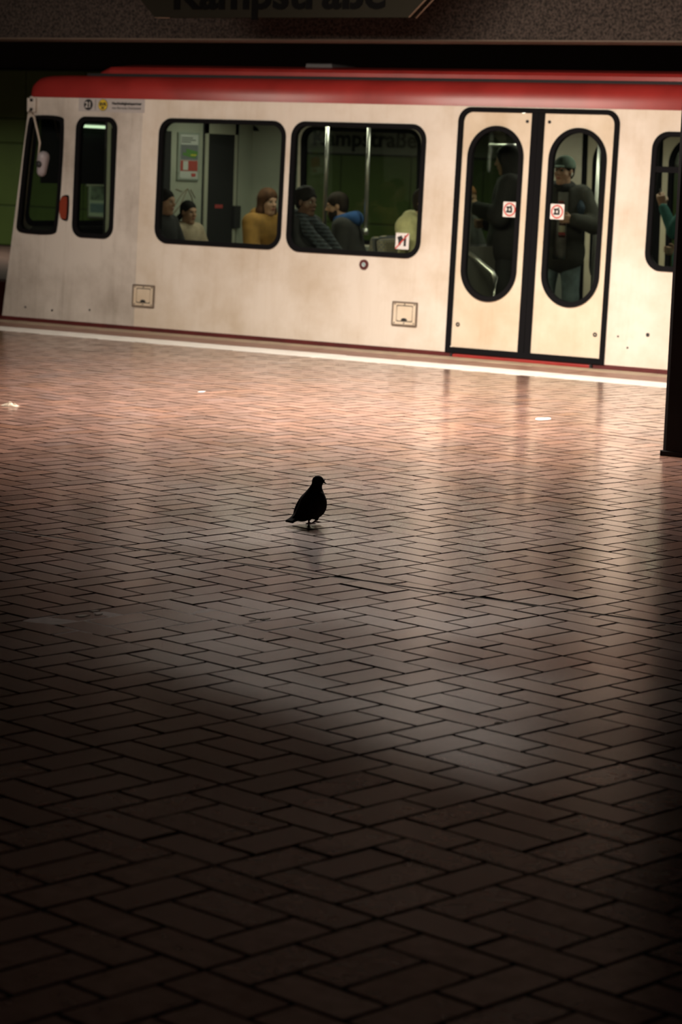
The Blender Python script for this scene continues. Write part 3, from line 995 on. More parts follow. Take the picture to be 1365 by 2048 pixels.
# wing mirror
mir = empty('wing_mirror', (0, 0, 0), 0, train)
box('bracket', (-14.575, YW + lean(2.0) - 0.03, 1.94), (-14.475, YW + lean(2.0) + 0.0, 2.07), CREAM_CAB, mir, 0.008)
for zz in (1.965, 2.05):
    tube('bolt', [(-14.515, YW + lean(2.0) - 0.045, zz), (-14.515, YW + lean(2.0) - 0.02, zz)], 0.014, INK, mir)
tube('arm', [(-14.52, YW - 0.02, 1.95), (-14.48, YW - 0.08, 1.925), (-14.40, YW - 0.10, 1.895), (-14.345, YW - 0.11, 1.75), (-14.31, YW - 0.12, 1.66), (-14.315, YW - 0.14, 1.47)], 0.010, mat('arm_cream', (0.55, 0.48, 0.40), 0.5), mir)
s_ = Sdf().cone((-14.215, YW - 0.18, 1.53), 0.055, (-14.235, YW - 0.18, 1.395), 0.044, 0.02)
sdf_obj('mirror_shell', s_, mat('mirror_shell', (0.36, 0.33, 0.35), 0.4), mir, 0.012)
s_ = Sdf().ell((-14.23, YW - 0.228, 1.465), (0.032, 0.022, 0.032), 0.01).cone((-14.315, YW - 0.14, 1.47), 0.012, (-14.235, YW - 0.225, 1.465), 0.014, 0.01)
sdf_obj('ball_joint', s_, INK, mir, 0.007)

# ---------------- interior
IN_Y0, IN_Y1 = YW + 0.05, YF - 0.05
box('cab_rear_wall', (XB - 0.06, IN_Y0 - 0.01, 0.03), (XB - 0.04, IN_Y1, 2.12), BLACK, train)
blk = box('bulkhead', (XB - 0.04, IN_Y0, 0.03), (XB, IN_Y1, 2.12), PANEL_GREY, train)
box('dark_cabinet', (XB, IN_Y0, 0.03), (XB + 0.03, 18.73, 1.815), BLACK, blk)
box('door_trim', (XB, 19.285, 0.03), (XB + 0.012, 19.30, 1.93), INK, blk)
box('door_jamb', (XB, 19.305, 0.03), (XB + 0.02, 19.36, 1.92), mat('jamb', (0.42, 0.42, 0.34), 0.5), blk)
box('door_jamb', (XB, 19.81, 0.03), (XB + 0.02, 19.855, 1.92), mat('jamb', (0.42, 0.42, 0.34), 0.5), blk)
box('door_header', (XB, 19.305, 1.81), (XB + 0.02, 19.855, 1.93), mat('jamb', (0.42, 0.42, 0.34), 0.5), blk)
box('cab_door', (XB, 19.36, 0.03), (XB + 0.012, 19.81, 1.81), BLACK, blk)
box('door_trim', (XB, 19.858, 0.03), (XB + 0.012, 19.88, 1.93), INK, blk)
box('red_label', (XB + 0.012, 19.50, 1.095), (XB + 0.015, 19.63, 1.13), mat('label_red', (0.42, 0.06, 0.06), 0.5), blk)
box('door_lock', (XB + 0.012, 19.80, 0.90), (XB + 0.05, 19.90, 1.12), INK, blk, 0.006)
# framed advert on the bulkhead
ad = empty('advert', (XB, 19.035, 1.58), 0, blk)
bm = bmesh.new(); bm_box(bm, (0.002, -0.175, -0.225), (0.02, 0.175, 0.23), 0.006); add_bm('frame', bm, mat('ad_frame', (0.42, 0.47, 0.42), 0.35, 0.4), ad)
for nm, a0, a1, z0, z1, c in (('sheet', -0.145, 0.145, -0.205, 0.21, (0.50, 0.52, 0.50)), ('picture', -0.14, 0.14, -0.03, 0.115, (0.16, 0.17, 0.18)), ('text_block', -0.14, 0.14, -0.135, -0.035, (0.36, 0.07, 0.06))):
    box(nm, (0.02, a0, z0), (0.0225 if nm == 'sheet' else 0.024, a1, z1), mat('ad_' + nm, c, 0.4), ad)
for zz, yy0, yy1 in ((0.175, -0.13, 0.05), (0.155, -0.13, 0.10), (0.135, -0.13, 0.02)):
    box('text_line', (0.0225, yy0, zz), (0.024, yy1, zz + 0.008), INK, ad)
bm = bmesh.new()
bm_box(bm, (0.024, -0.11, 0.0), (0.026, 0.10, 0.028), 0, Matrix.Rotation(math.radians(-8), 4, 'X'))
bm_box(bm, (0.024, -0.06, 0.03), (0.026, 0.13, 0.07), 0, Matrix.Rotation(math.radians(-8), 4, 'X'))
add_bm('picture_shape', bm, mat('ad_green', (0.10, 0.22, 0.06), 0.5), ad)
box('picture_shape', (0.026, 0.02, 0.012), (0.0275, 0.11, 0.024), mat('ad_yellow', (0.55, 0.50, 0.05), 0.5), ad)
box('small_print', (0.024, -0.10, -0.125), (0.026, -0.02, -0.04), mat('ad_sheet', (0.5, 0.52, 0.5), 0.4), ad)
box('logo', (0.024, 0.04, -0.185), (0.026, 0.11, -0.155), mat('label_red', (0.42, 0.06, 0.06), 0.5), ad)
# scratched scribble on the bulkhead panel
SCR = mat('scribble', (0.20, 0.13, 0.09), 0.8)
for pts in ([(18.83, 1.10), (18.95, 1.22), (19.05, 1.28), (19.12, 1.20), (19.20, 1.02)], [(18.86, 1.27), (18.96, 1.25)], [(19.05, 1.28), (18.94, 1.12), (18.80, 1.02)], [(19.10, 1.27), (19.18, 1.19)]):
    tube('scribble', [(XB + 0.003, y, z) for y, z in pts], 0.004, SCR, blk, 5)

box('car_ceiling', (-14.4, IN_Y0, 2.12), (-3.0, IN_Y1, 2.15), mat('car_ceiling', (0.45, 0.46, 0.42), 0.5), train)
# inner lining below and above the windows on both sides
LIN = mat('lining', (0.22, 0.23, 0.20), 0.6, vary=0.1, scale=4)
for (a, b) in ((XB, -10.02), (-8.46, -3.0)):
    box('lining', (a, YF - 0.075, 0.03), (b, YF - 0.05, 0.78), LIN, train)
    box('lining', (a, YF - 0.075, 1.94), (b, YF - 0.05, 2.12), LIN, train)
    box('lining', (a, YW + 0.06, 0.03), (b, YW + 0.075, 0.78), LIN, train)
box('lining', (XB, YF - 0.075, 0.78), (-13.09, YF - 0.05, 1.94), PANEL_GREY, train)

# grab poles
for (x, y, z0, z1) in ((-12.02, 19.0, 0.95, 2.12), (-11.575, 19.0, 0.95, 2.12), (-10.02, 19.05, 0.03, 2.12), (-9.42, 19.35, 0.03, 2.12)):
    tube('grab_pole', [(x, y, z0), (x, y, z1)], 0.018, STEEL, train, 12)
tube('grab_rail', [(-10.35, 19.05, 1.78), (-9.95, 19.05, 1.78)], 0.016, STEEL, train)
tube('pole_socket', [(-11.575, 19.0, 0.93), (-11.575, 19.0, 0.99)], 0.028, STEEL, train)
# glazed screen beside the door with handrail
scr = empty('door_screen', (-9.96, 18.02, 0.03), 0, train)
tube('post', [(0, 0, 0), (0, 0, 2.08)], 0.02, mat('post_grey', (0.24, 0.24, 0.22), 0.5), scr)
box('panel', (-0.012, 0.0, 0.05), (0.012, 0.62, 0.88), mat('screen_grey', (0.20, 0.195, 0.175), 0.6), scr)
box('pane', (-0.004, 0.02, 0.90), (0.004, 0.60, 1.9), GLASS, scr)
tube('handrail', [(0.0, -0.02, 0.84), (0.03, -0.03, 0.83), (0.12, -0.03, 0.775), (0.27, -0.03, 0.675), (0.295, -0.03, 0.64), (0.295, -0.03, 0.42), (0.29, -0.03, 0.05)], 0.022, STEEL, scr, 12)

# seats
PLUSH = check_mat('seat_plush', (0.22, 0.20, 0.15), (0.12, 0.13, 0.15), (0.30, 0.22, 0.13), 46)
def make_seat():
    s = empty('passenger_seat', (0, 0, 0.03), 0, train)
    bm = bmesh.new(); bm_box(bm, (-0.20, -0.215, 0.38), (0.24, 0.215, 0.46), 0.03); add_bm('cushion', bm, PLUSH, s)
    bm = bmesh.new(); bm_box(bm, (-0.05, -0.215, -0.26), (0.04, 0.215, 0.26), 0.035, Matrix.Translation((-0.25, 0, 0.65)) @ Matrix.Rotation(math.radians(-9), 4, 'Y')); add_bm('backrest', bm, PLUSH, s)
    bm = bmesh.new(); bm_box(bm, (-0.012, -0.22, -0.27), (0.012, 0.22, 0.265), 0.01, Matrix.Translation((-0.315, 0, 0.65)) @ Matrix.Rotation(math.radians(-9), 4, 'Y')); add_bm('shell', bm, mat('seat_shell', (0.05, 0.05, 0.055), 0.5), s)
    tube('leg', [(0.0, 0, 0.0), (0.0, 0, 0.39)], 0.035, IRON, s)
    return s
proto = make_seat()
def place_seat(x, y, rz, sz=1.0, first=[True]):
    if first[0]:
        o = proto; first[0] = False
    else:
        o = proto.copy(); COL.objects.link(o); o.parent = train
        for ch in list(proto.children):
            c = ch.copy(); COL.objects.link(c); c.parent = o
    o.location = (x, y, 0.03); o.rotation_euler = (0, 0, rz); o.scale = (1, 1, sz)
for (x, y, a) in ((-13.25, 18.13, 0), (-13.30, 18.66, 0), (-12.66, 19.55, 0), (-12.66, 19.10, 0), (-11.80, 18.13, 0),
                  (-11.58, 19.02, 180), (-11.42, 18.62, 180), (-10.52, 18.20, 0), (-10.66, 19.15, 0), (-10.66, 19.62, 0), (-7.9, 18.2, 180), (-7.9, 18.65, 180), (-7.0, 18.2, 0)):
    place_seat(x, y, math.radians(a), 0.82 if (x, y) in ((-11.80, 18.13), (-12.66, 19.10), (-12.66, 19.55)) else 1.0)

# interior tube lamps along the car ceiling
for x in (-12.4, -10.4, -8.4):
    area_lamp('car_tube_light', (x, 19.0, 2.10), 1.6, 0.12, 16.0, (1.0, 0.97, 0.80), 170)

# ------------------------------------------------------------------ people
SKIN = {k: mat('skin_' + k, c, 0.55, vary=0.12, scale=30) for k, c in dict(fair=(0.52, 0.30, 0.21), tan=(0.42, 0.235, 0.155), olive=(0.40, 0.215, 0.13), deep=(0.12, 0.058, 0.036)).items()}
HAIR = {k: mat('hair_' + k, c, 0.75, vary=0.5, scale=40, stretch=(1, 1, 0.2), spec=0.15) for k, c in dict(black=(0.012, 0.010, 0.009), brown=(0.10, 0.045, 0.022), dark=(0.025, 0.017, 0.012), red=(0.34, 0.15, 0.06)).items()}
EYE_W = mat('eye_white', (0.36, 0.34, 0.31), 0.5, spec=0.2)
EYE_D = mat('eye_iris', (0.015, 0.01, 0.008), 0.2)
LIP = {k: mat('lips_' + k, c, 0.5) for k, c in dict(fair=(0.42, 0.15, 0.12), tan=(0.34, 0.13, 0.10), olive=(0.30, 0.11, 0.085), deep=(0.11, 0.045, 0.035)).items()}
def cloth(name, c, vary=0.25, scale=14): return mat('cloth_' + name, c, 0.9, vary=vary, scale=scale, bump=0.35, bump_scale=22)

def rz(a):
    c, s = math.cos(a), math.sin(a)
    return np.array(((c, -s, 0), (s, c, 0), (0, 0, 1)))
def ry(a):
    c, s = math.cos(a), math.sin(a)
    return np.array(((c, 0, s), (0, 1, 0), (-s, 0, c)))

def add_hand(S, wrist, d, n, side, curl=0.5, sc=1.0):
    d = np.array(d, float); d /= np.linalg.norm(d)
    n = np.array(n, float); n -= d * (n @ d); n /= np.linalg.norm(n)
    l = np.cross(n, d) * side
    w = np.array(wrist, float)
    for i, (off, L) in enumerate(((0.030, 0.070), (0.010, 0.080), (-0.010, 0.075), (-0.029, 0.058))):
        base = w + d * 0.015 * sc + l * off * 0.6 * sc
        kn = w + d * 0.088 * sc + l * off * sc
        S.cone(base, 0.015 * sc, kn, 0.0115 * sc, 0.012)
        p, a = kn, 0.0
        for j, fr in enumerate((0.45, 0.32, 0.23)):
            a += curl * (0.9 if j == 0 else 1.1)
            q = p + (d * math.cos(a) + n * math.sin(a)) * L * fr * sc
            S.cone(p, (0.0095 - j * 0.0008) * sc, q, (0.0088 - j * 0.0008) * sc, 0.004)
            p = q
    b = w + d * 0.025 * sc + l * 0.020 * sc
    t1 = b + (d * 0.6 + l * 0.7 + n * 0.35) * 0.045 * sc
    t2 = t1 + (d * 0.8 + l * 0.1 + n * (0.3 + curl * 0.5)) * 0.034 * sc
    S.cone(b, 0.014 * sc, t1, 0.011 * sc, 0.008).cone(t1, 0.0105 * sc, t2, 0.009 * sc, 0.003)

def ring(S, c, R, r, tilt=0.0, n=12, k=0.02, rx=1.0):
    c = np.array(c, float)
    P = []
    for i in range(n + 1):
        a = 2 * math.pi * i / n
        p = np.array((R * rx * math.cos(a), R * math.sin(a), 0.0))
        P.append(c + ry(tilt) @ p)
    for i in range(n):
        S.cone(P[i], r, P[i + 1], r, k)

def person(label, loc, rot, pose, skin='fair', hair=None, hair_style='short', coat=None, trousers=None, shirt=None, scale=1.0,
           head_yaw=0.0, head_pitch=0.0, tilt=0.0, bulk=0.028, arms=None, hands=None, extras=(), beard=None, fine_hands=False, head_out=0.0):
    th, sit = tilt, pose == 'sit'
    hipz = 0.53 if sit else 0.95
    def up_(p):   # tilt the upper body about the hips
        q = np.array(p, float) - (0, 0, hipz)
        return ry(th) @ q + (0, 0, hipz)
    if sit:
        J = dict(pelvis=(0, 0, 0.53), waist=up_((-0.02, 0, 0.69)), chest=up_((-0.005, 0, 0.88)), neck=up_((-0.01, 0, 1.055)), head=up_((0.035 + head_out, 0, 1.195)))
        sh = up_((-0.01, 0, 1.0))
        legs = [((0.0, s * 0.09, 0.50), (0.43, s * 0.11, 0.51), (0.41, s * 0.11, 0.09), (0.55, s * 0.12, 0.035)) for s in (1, -1)]
        A = arms or [((0.08, 0.24, 0.74), (0.28, 0.10, 0.64)), ((0.08, -0.24, 0.74), (0.28, -0.10, 0.64))]
    else:
        J = dict(pelvis=(0, 0, 0.95), waist=up_((0.0, 0, 1.10)), chest=up_((-0.005, 0, 1.28)), neck=up_((-0.01, 0, 1.465)), head=up_((0.03 + head_out, 0, 1.61)))
        sh = up_((-0.01, 0, 1.41))
        legs = [((0.0, s * 0.09, 0.90), (0.02, s * 0.11, 0.50), (-0.02, s * 0.12, 0.09), (0.13, s * 0.14, 0.035)) for s in (1, -1)]
        A = arms or [((-0.01, 0.25, 1.12), (0.05, 0.25, 0.86)), ((-0.01, -0.25, 1.12), (0.05, -0.25, 0.86))]
    H = hands or [((0.4, -0.2, -0.9), (0, -1, 0), 0.35), ((0.4, 0.2, -0.9), (0, 1, 0), 0.35)]
    if sit and not hands:
        H = [((1, -0.3, -0.25), (0, 0, -1), 0.35), ((1, 0.3, -0.25), (0, 0, -1), 0.35)]
    hc = J['head']
    RH = rz(head_yaw) @ ry(head_pitch)
    def hp(p): return hc + RH @ np.array(p, float)

    def torso(S, t):
        S.ell(J['pelvis'], (0.115 + t, 0.16 + t, 0.11 + t), 0.05)
        S.cone(J['pelvis'], 0.105 + t, J['waist'], 0.095 + t, 0.06)
        S.ell(J['waist'], (0.10 + t, 0.135 + t, 0.12 + t), 0.06, rot=ry(th))
        S.ell(J['chest'], (0.108 + t, 0.152 + t, 0.165 + t), 0.06, rot=ry(th))
        S.cone(sh + (0, 0.145, -0.01), 0.055 + t, sh + (0, -0.145, -0.01), 0.055 + t, 0.06)
    def arm(S, i, t, stop=1.0):
        s = 1 if i == 0 else -1
        s0 = sh + np.array((0, s * 0.175, -0.005)); e, w = np.array(A[i][0]), np.array(A[i][1])
        w2 = e + (w - e) * stop
        S.cone(s0, 0.054 + t, e, 0.042 + t, 0.03)
        S.cone(e, 0.041 + t, w2, 0.029 + t * 0.8, 0.02)
        return w
    # ---- body, one continuous surface
    S = Sdf()
    torso(S, 0.0)
    for (h_, k_, a_, t_) in legs:
        S.cone(h_, 0.082, k_, 0.056, 0.04).cone(k_, 0.054, a_, 0.038, 0.03).cone(a_, 0.036, t_, 0.028, 0.02)
    fine = [(hp((0, 0, 0)) - 0.15, hp((0, 0, 0)) + 0.15)]
    for i in (0, 1):
        w = arm(S, i, 0.0)
        d, n, c = H[i]
        add_hand(S, w, d, n, 1 if i == 0 else -1, c)
        if fine_hands:
            fine.append((w - 0.13, w + 0.13))
    S.cone(J['neck'] - (0, 0, 0.03), 0.062, hp((-0.015, 0, -0.06)), 0.054, 0.04)
    S.ell(hp((-0.012, 0, 0.045)), (0.095, 0.075, 0.083), 0.03, rot=RH)
    S.ell(hp((0.028, 0, -0.030)), (0.062, 0.058, 0.085), 0.03, rot=RH)
    S.cone(hp((0.060, 0.012, -0.098)), 0.022, hp((0.060, -0.012, -0.098)), 0.022, 0.025)
    S.cone(hp((0.074, 0.030, 0.030)), 0.013, hp((0.074, -0.030, 0.030)), 0.013, 0.02)
    S.ell(hp((0.080, 0.030, 0.010)), (0.011, 0.015, 0.009), 0.010, 's', rot=RH)
    S.ell(hp((0.080, -0.030, 0.010)), (0.011, 0.015, 0.009), 0.010, 's', rot=RH)
    S.cone(hp((0.084, 0, 0.022)), 0.008, hp((0.106, 0, -0.018)), 0.0115, 0.012)
    S.cone(hp((0.094, 0.010, -0.022)), 0.008, hp((0.094, -0.010, -0.022)), 0.008, 0.008)
    S.cone(hp((0.058, 0.036, -0.018)), 0.018, hp((0.045, 0.044, -0.03)), 0.016, 0.025)
    S.cone(hp((0.058, -0.036, -0.018)), 0.018, hp((0.045, -0.044, -0.03)), 0.016, 0.025)
    S.cone(hp((0.080, 0.014, -0.054)), 0.010, hp((0.080, -0.014, -0.054)), 0.010, 0.012)
    for s in (1, -1):
        S.ell(hp((-0.006, s * 0.074, 0.0)), (0.019, 0.009, 0.031), 0.006, rot=RH)
    body = sdf_obj('person', S, SKIN[skin], None, 0.020, fine, 0.0065)
    # ---- face details
    for s in (1, -1):
        bm = bmesh.new()
        bmesh.ops.create_uvsphere(bm, u_segments=12, v_segments=8, radius=0.0125)
        for f in bm.faces:
            if f.calc_center_median().x > 0.0095: f.material_index = 1
        M = Matrix.Translation(hp((0.072, s * 0.030, 0.010))) @ Matrix(RH).to_4x4()
        bm.transform(M)
        o = add_bm('eye', bm, EYE_W, body, True)
        o.data.materials.append(EYE_D)
        if hair:
            tube('eyebrow', [hp((0.084, s * 0.014, 0.031)), hp((0.085, s * 0.030, 0.036)), hp((0.074, s * 0.045, 0.031))], [0.004, 0.0045, 0.003], HAIR[hair], body, 6)
    L = Sdf().cone(hp((0.089, 0.016, -0.052)), 0.0055, hp((0.091, -0.0, -0.051)), 0.0065, 0.004).cone(hp((0.091, 0, -0.051)), 0.0065, hp((0.089, -0.016, -0.052)), 0.0055, 0.004)
    L.cone(hp((0.087, 0.012, -0.061)), 0.006, hp((0.087, -0.012, -0.061)), 0.006, 0.003)
    sdf_obj('lips', L, LIP[skin], body, 0.004)
    # ---- hair
    if hair:
        S = Sdf()
        if hair_style == 'short':
            S.ell(hp((-0.014, 0, 0.052)), (0.104, 0.084, 0.090), 0.02, rot=RH)
            S.ell(hp((-0.05, 0, -0.01)), (0.058, 0.070, 0.065), 0.03, rot=RH)
        elif hair_style == 'curly':
            for k in range(40):
                a, b = rng.uniform(0, 2 * math.pi), rng.uniform(0.0, 1.35)
                S.ell(hp((-0.016 + 0.092 * math.cos(a) * math.cos(b), 0.074 * math.sin(a) * math.cos(b), 0.052 + 0.085 * math.sin(b))), (0.025, 0.025, 0.022), 0.01)
            S.ell(hp((-0.014, 0, 0.055)), (0.103, 0.082, 0.090), 0.02, rot=RH)
            S.ell(hp((-0.05, 0, -0.01)), (0.055, 0.069, 0.06), 0.03, rot=RH)
        elif hair_style == 'bun':
            S.ell(hp((-0.016, 0, 0.048)), (0.101, 0.081, 0.087), 0.02, rot=RH)
            S.ell(hp((-0.05, 0, -0.005)), (0.056, 0.066, 0.06), 0.03, rot=RH)
            S.cone(hp((-0.10, 0, -0.02)), 0.030, hp((-0.155, 0, -0.065)), 0.026, 0.02).cone(hp((-0.155, 0, -0.065)), 0.026, hp((-0.175, 0, -0.12)), 0.012, 0.02)
        elif hair_style == 'long':
            S.ell(hp((-0.016, 0, 0.052)), (0.108, 0.092, 0.092), 0.02, rot=RH)
            for s in (1, -1):
                S.cone(hp((-0.03, s * 0.055, 0.03)), 0.05, hp((-0.02, s * 0.075, -0.09)), 0.040, 0.03)
                S.cone(hp((-0.02, s * 0.075, -0.09)), 0.040, hp((-0.01, s * 0.085, -0.165)), 0.026, 0.03)
            S.cone(hp((-0.06, 0, 0.02)), 0.06, hp((-0.075, 0, -0.14)), 0.05, 0.03)
        # open the face, ears stay free on short styles
        S.ell(hp((0.090, 0, -0.045)), (0.078, 0.078 if hair_style != 'long' else 0.062, 0.105), 0.008, 's', rot=RH)
        if hair_style in ('short', 'curly', 'bun'):
            for s in (1, -1):
                S.ell(hp((0.0, s * 0.085, -0.012)), (0.028, 0.022, 0.036), 0.006, 's', rot=RH)
        sdf_obj('hair', S, HAIR[hair], body, 0.0075)
    if beard:
        S = Sdf().ell(hp((0.028, 0, -0.045)), (0.068, 0.064, 0.082), 0.01, rot=RH).cone(hp((0.062, 0.012, -0.100)), 0.026, hp((0.062, -0.012, -0.100)), 0.026, 0.02)
        S.ell(hp((0.095, 0, 0.0)), (0.075, 0.050, 0.047), 0.006, 's', rot=RH)
        S.ell(hp((0.02, 0, 0.06)), (0.16, 0.16, 0.075), 0.006, 's', rot=RH)
        S.cone(hp((0.094, 0.018, -0.055)), 0.010, hp((0.094, -0.018, -0.055)), 0.010, 0.004, 's')
        sdf_obj('beard', S, HAIR[beard], body, 0.007)
    # ---- clothes
    if trousers:
        S = Sdf()
        S.ell(J['pelvis'], (0.13, 0.175, 0.12), 0.04)
        for (h_, k_, a_, t_) in legs:
            S.cone(h_, 0.100, k_, 0.074, 0.04).cone(k_, 0.072, a_, 0.062, 0.03)
        sdf_obj('trousers', S, trousers, body, 0.018)
    for (h_, k_, a_, t_) in legs:
        S = Sdf().cone((a_[0] - 0.03, a_[1], 0.045), 0.042, (t_[0], t_[1], 0.04), 0.040, 0.02).cone((a_[0], a_[1], 0.05), 0.047, (a_[0], a_[1], 0.10), 0.047, 0.02)
        S.boxx((a_[0] - 0.3, a_[1] - 0.2, -0.3), (a_[0] + 0.5, a_[1] + 0.2, 0.0))
        sdf_obj('shoe', S, cloth('shoe', (0.02, 0.02, 0.02)), body, 0.014)
    if shirt:
        S = Sdf(); torso(S, 0.013)
        sdf_obj('shirt', S, shirt[0], body, 0.016)
    if coat:
        S = Sdf(); torso(S, bulk)
        if sit:
            for (h_, k_, a_, t_) in legs:
                S.cone(h_, 0.085 + bulk, np.array(h_) + (np.array(k_) - h_) * 0.45, 0.072 + bulk, 0.04)
        else:
            S.cone((0, 0.05, 0.88), 0.125 + bulk, (0, -0.05, 0.88), 0.125 + bulk, 0.05)
        for i in (0, 1):
            arm(S, i, bulk * 0.9, 0.93)
        ring(S, J['neck'] + np.array((-0.004, 0, -0.005)), 0.070 + bulk * 0.4, 0.020 + bulk * 0.3, th + 0.2)
        if shirt:   # open front
            S.boxx((0.02, shirt[1], shirt[3]), (0.4, shirt[2], shirt[4]))
        sdf_obj('coat', S, coat, body, 0.0155)
    for fn in extras:
        fn(body, hp, J, RH)
    body.location = (loc[0], loc[1], 0.03)
    body.rotation_euler = (0, 0, rot)
    body.scale = (scale, scale, scale)
    tag(body, label, 'person', 'train passengers')
    return body

def to_local(loc, rot, scale, p):
    q = np.array(p, float) - (loc[0], loc[1], 0.03)
    return (rz(-rot) @ q) / scale

# woman and girl on the bench against the cab bulkhead
person('seated woman in black coat with dark pulled-back hair, leftmost passenger', (-13.225, 18.11), math.radians(4), 'sit', 'tan', 'black', 'bun', coat=cloth('black', (0.016, 0.016, 0.017)),
       trousers=cloth('trouser_dark', (0.02, 0.02, 0.025)), scale=0.945, bulk=0.032, head_pitch=0.05)
person('seated girl in pale beige jacket with low ponytail, beside the woman in black', (-13.36, 18.68), math.radians(-8), 'sit', 'tan', 'black', 'bun', coat=cloth('beige', (0.40, 0.315, 0.225)),
       trousers=cloth('trouser_dark', (0.02, 0.02, 0.025)), scale=0.862, bulk=0.04, head_yaw=-0.12, head_pitch=0.06)

def hood_behind(color):
    def fn(body, hp, J, RH):
        S = Sdf()
        ring(S, J['neck'] + np.array((-0.03, 0, 0.015)), 0.085, 0.040, 0.35, rx=0.9)
        S.ell(J['neck'] + np.array((-0.12, 0, -0.02)), (0.06, 0.11, 0.07), 0.04)
        sdf_obj('hood', S, color, body, 0.013)
    return fn
MUSTARD = cloth('mustard', (0.30, 0.150, 0.028))
person('seated woman in mustard coat with brown shoulder-length hair', (-12.745, 19.10), math.radians(-14), 'sit', 'fair', 'brown', 'long', coat=MUSTARD,
       trousers=cloth('trouser_dark', (0.02, 0.02, 0.025)), scale=0.965, bulk=0.042, head_yaw=-0.10, head_pitch=0.08, extras=(hood_behind(MUSTARD),))

PLAID = check_mat('plaid_wool', (0.030, 0.038, 0.05), (0.014, 0.016, 0.02), (0.075, 0.09, 0.105), 26)
def scarf(body, hp, J, RH):
    S = Sdf()
    ring(S, J['neck'] + np.array((0.01, 0, 0.02)), 0.082, 0.036, 0.25)
    n_ = J['neck']
    for y_, x1, z1, r_ in ((-0.085, 0.50, 0.70, 0.050), (0.07, 0.42, 0.68, 0.046)):
        S.cone(n_ + np.array((0.06, y_ * 0.8, 0.0)), 0.040, (0.20, y_ * 1.5, 0.95), r_, 0.03)
        S.cone((0.20, y_ * 1.5, 0.95), r_, (x1, y_ * 1.6, z1 + 0.03), r_, 0.03)
        S.cone((x1, y_ * 1.6, z1 + 0.03), r_, (x1 + 0.05, y_ * 1.6, z1 - 0.08), r_ * 0.9, 0.03)
    sdf_obj('scarf', S, PLAID, body, 0.013)
person('seated man in black coat with dark plaid scarf, looking right', (-11.80, 18.24), math.radians(-6), 'sit', 'deep', 'black', 'curly', coat=cloth('black', (0.016, 0.016, 0.017)),
       trousers=cloth('trouser_dark', (0.02, 0.02, 0.025)), scale=0.99, bulk=0.04, head_pitch=0.02, tilt=0.05, arms=[((0.10, 0.25, 0.76), (0.30, 0.12, 0.66)), ((0.17, -0.25, 0.80), (0.36, -0.10, 0.70))], extras=(scarf,))

BLUE = cloth('blue', (0.018, 0.075, 0.24))
def blue_hood(body, hp, J, RH):
    S = Sdf()
    ring(S, J['neck'] + np.array((-0.015, 0, 0.02)), 0.092, 0.044, 0.3)
    S.ell(J['neck'] + np.array((-0.11, 0, 0.01)), (0.06, 0.10, 0.06), 0.04)
    sdf_obj('hood', S, BLUE, body, 0.013)
person('seated bearded man in dark jacket with blue hood, facing left', (-11.71, 19.02), math.radians(196), 'sit', 'olive', 'dark', 'short', coat=cloth('charcoal', (0.022, 0.021, 0.02)),
       trousers=cloth('trouser_dark', (0.02, 0.02, 0.025)), scale=0.975, bulk=0.04, head_yaw=0.25, head_pitch=0.16, tilt=0.18, beard='dark', extras=(blue_hood,), head_out=0.02)

YEL = cloth('cream_yellow', (0.74, 0.67, 0.38))
def strap(body, hp, J, RH):
    S = Sdf().cone(J['neck'] + np.array((0.06, -0.10, -0.05)), 0.03, J['waist'] + np.array((0.05, -0.16, 0.0)), 0.03, 0.01)
    sdf_obj('bag_strap', S, cloth('strap', (0.05, 0.045, 0.05)), body, 0.012)
person('seated passenger in cream yellow hooded jacket, half hidden by the window edge', (-10.54, 18.22), math.radians(-4), 'sit', 'tan', 'dark', 'short', coat=YEL,
       trousers=cloth('trouser_dark', (0.02, 0.02, 0.025)), scale=1.02, bulk=0.062, extras=(hood_behind(YEL), strap))
person('seated passenger with reddish hair, seen through the left door window', (-10.66, 19.15), math.radians(0), 'sit', 'fair', 'red', 'long', coat=cloth('grey_coat', (0.10, 0.10, 0.10)),
       trousers=cloth('trouser_dark', (0.02, 0.02, 0.025)), scale=1.05)

# tall hooded figure standing behind the left door leaf
BLK2 = cloth('black_coat', (0.011, 0.010, 0.010))
def black_hood(body, hp, J, RH):
    S = Sdf().ell(hp((-0.020, 0, 0.035)), (0.125, 0.105, 0.115), 0.02, rot=RH).cone(hp((-0.03, 0, 0)), 0.10, J['neck'] + np.array((-0.03, 0, -0.02)), 0.105, 0.04)
    S.ell(hp((0.115, 0, -0.03)), (0.085, 0.072, 0.105), 0.01, 's', rot=RH)
    sdf_obj('hood', S, BLK2, body, 0.012)
LP = (-9.92, 18.66)
person('tall standing passenger in black hooded coat holding a phone, behind the left door leaf', LP, math.radians(205), 'stand', 'tan', None, 'short', coat=BLK2,
       trousers=cloth('trouser_black', (0.012, 0.012, 0.013)), scale=1.0, bulk=0.05, head_pitch=0.12,
       arms=[((0.06, 0.27, 1.14), (0.28, 0.10, 1.20)), ((0.02, -0.27, 1.12), (0.20, -0.16, 1.06))],
       hands=[((0.7, -0.7, 0.15), (-0.2, -0.3, 1), 0.6), ((0.8, 0.5, 0.0), (0, 1, 0.2), 0.5)], fine_hands=True, extras=(black_hood,))
def world_pt(loc, rot, sc, p): return rz(rot) @ (np.array(p) * sc) + (loc[0], loc[1], 0.03)
pp = world_pt(LP, math.radians(205), 1.0, (0.345, 0.035, 1.245))
ph = tag(empty('phone', tuple(pp), math.radians(205 - 35)), 'black phone held by the tall hooded passenger', 'phone')
bm = bmesh.new(); bm_box(bm, (-0.07, -0.036, -0.004), (0.07, 0.036, 0.004), 0.003); add_bm('case', bm, INK, ph)
box('screen', (-0.062, -0.031, 0.004), (0.062, 0.031, 0.005), mat('phone_screen', (0.02, 0.02, 0.025), 0.1), ph)

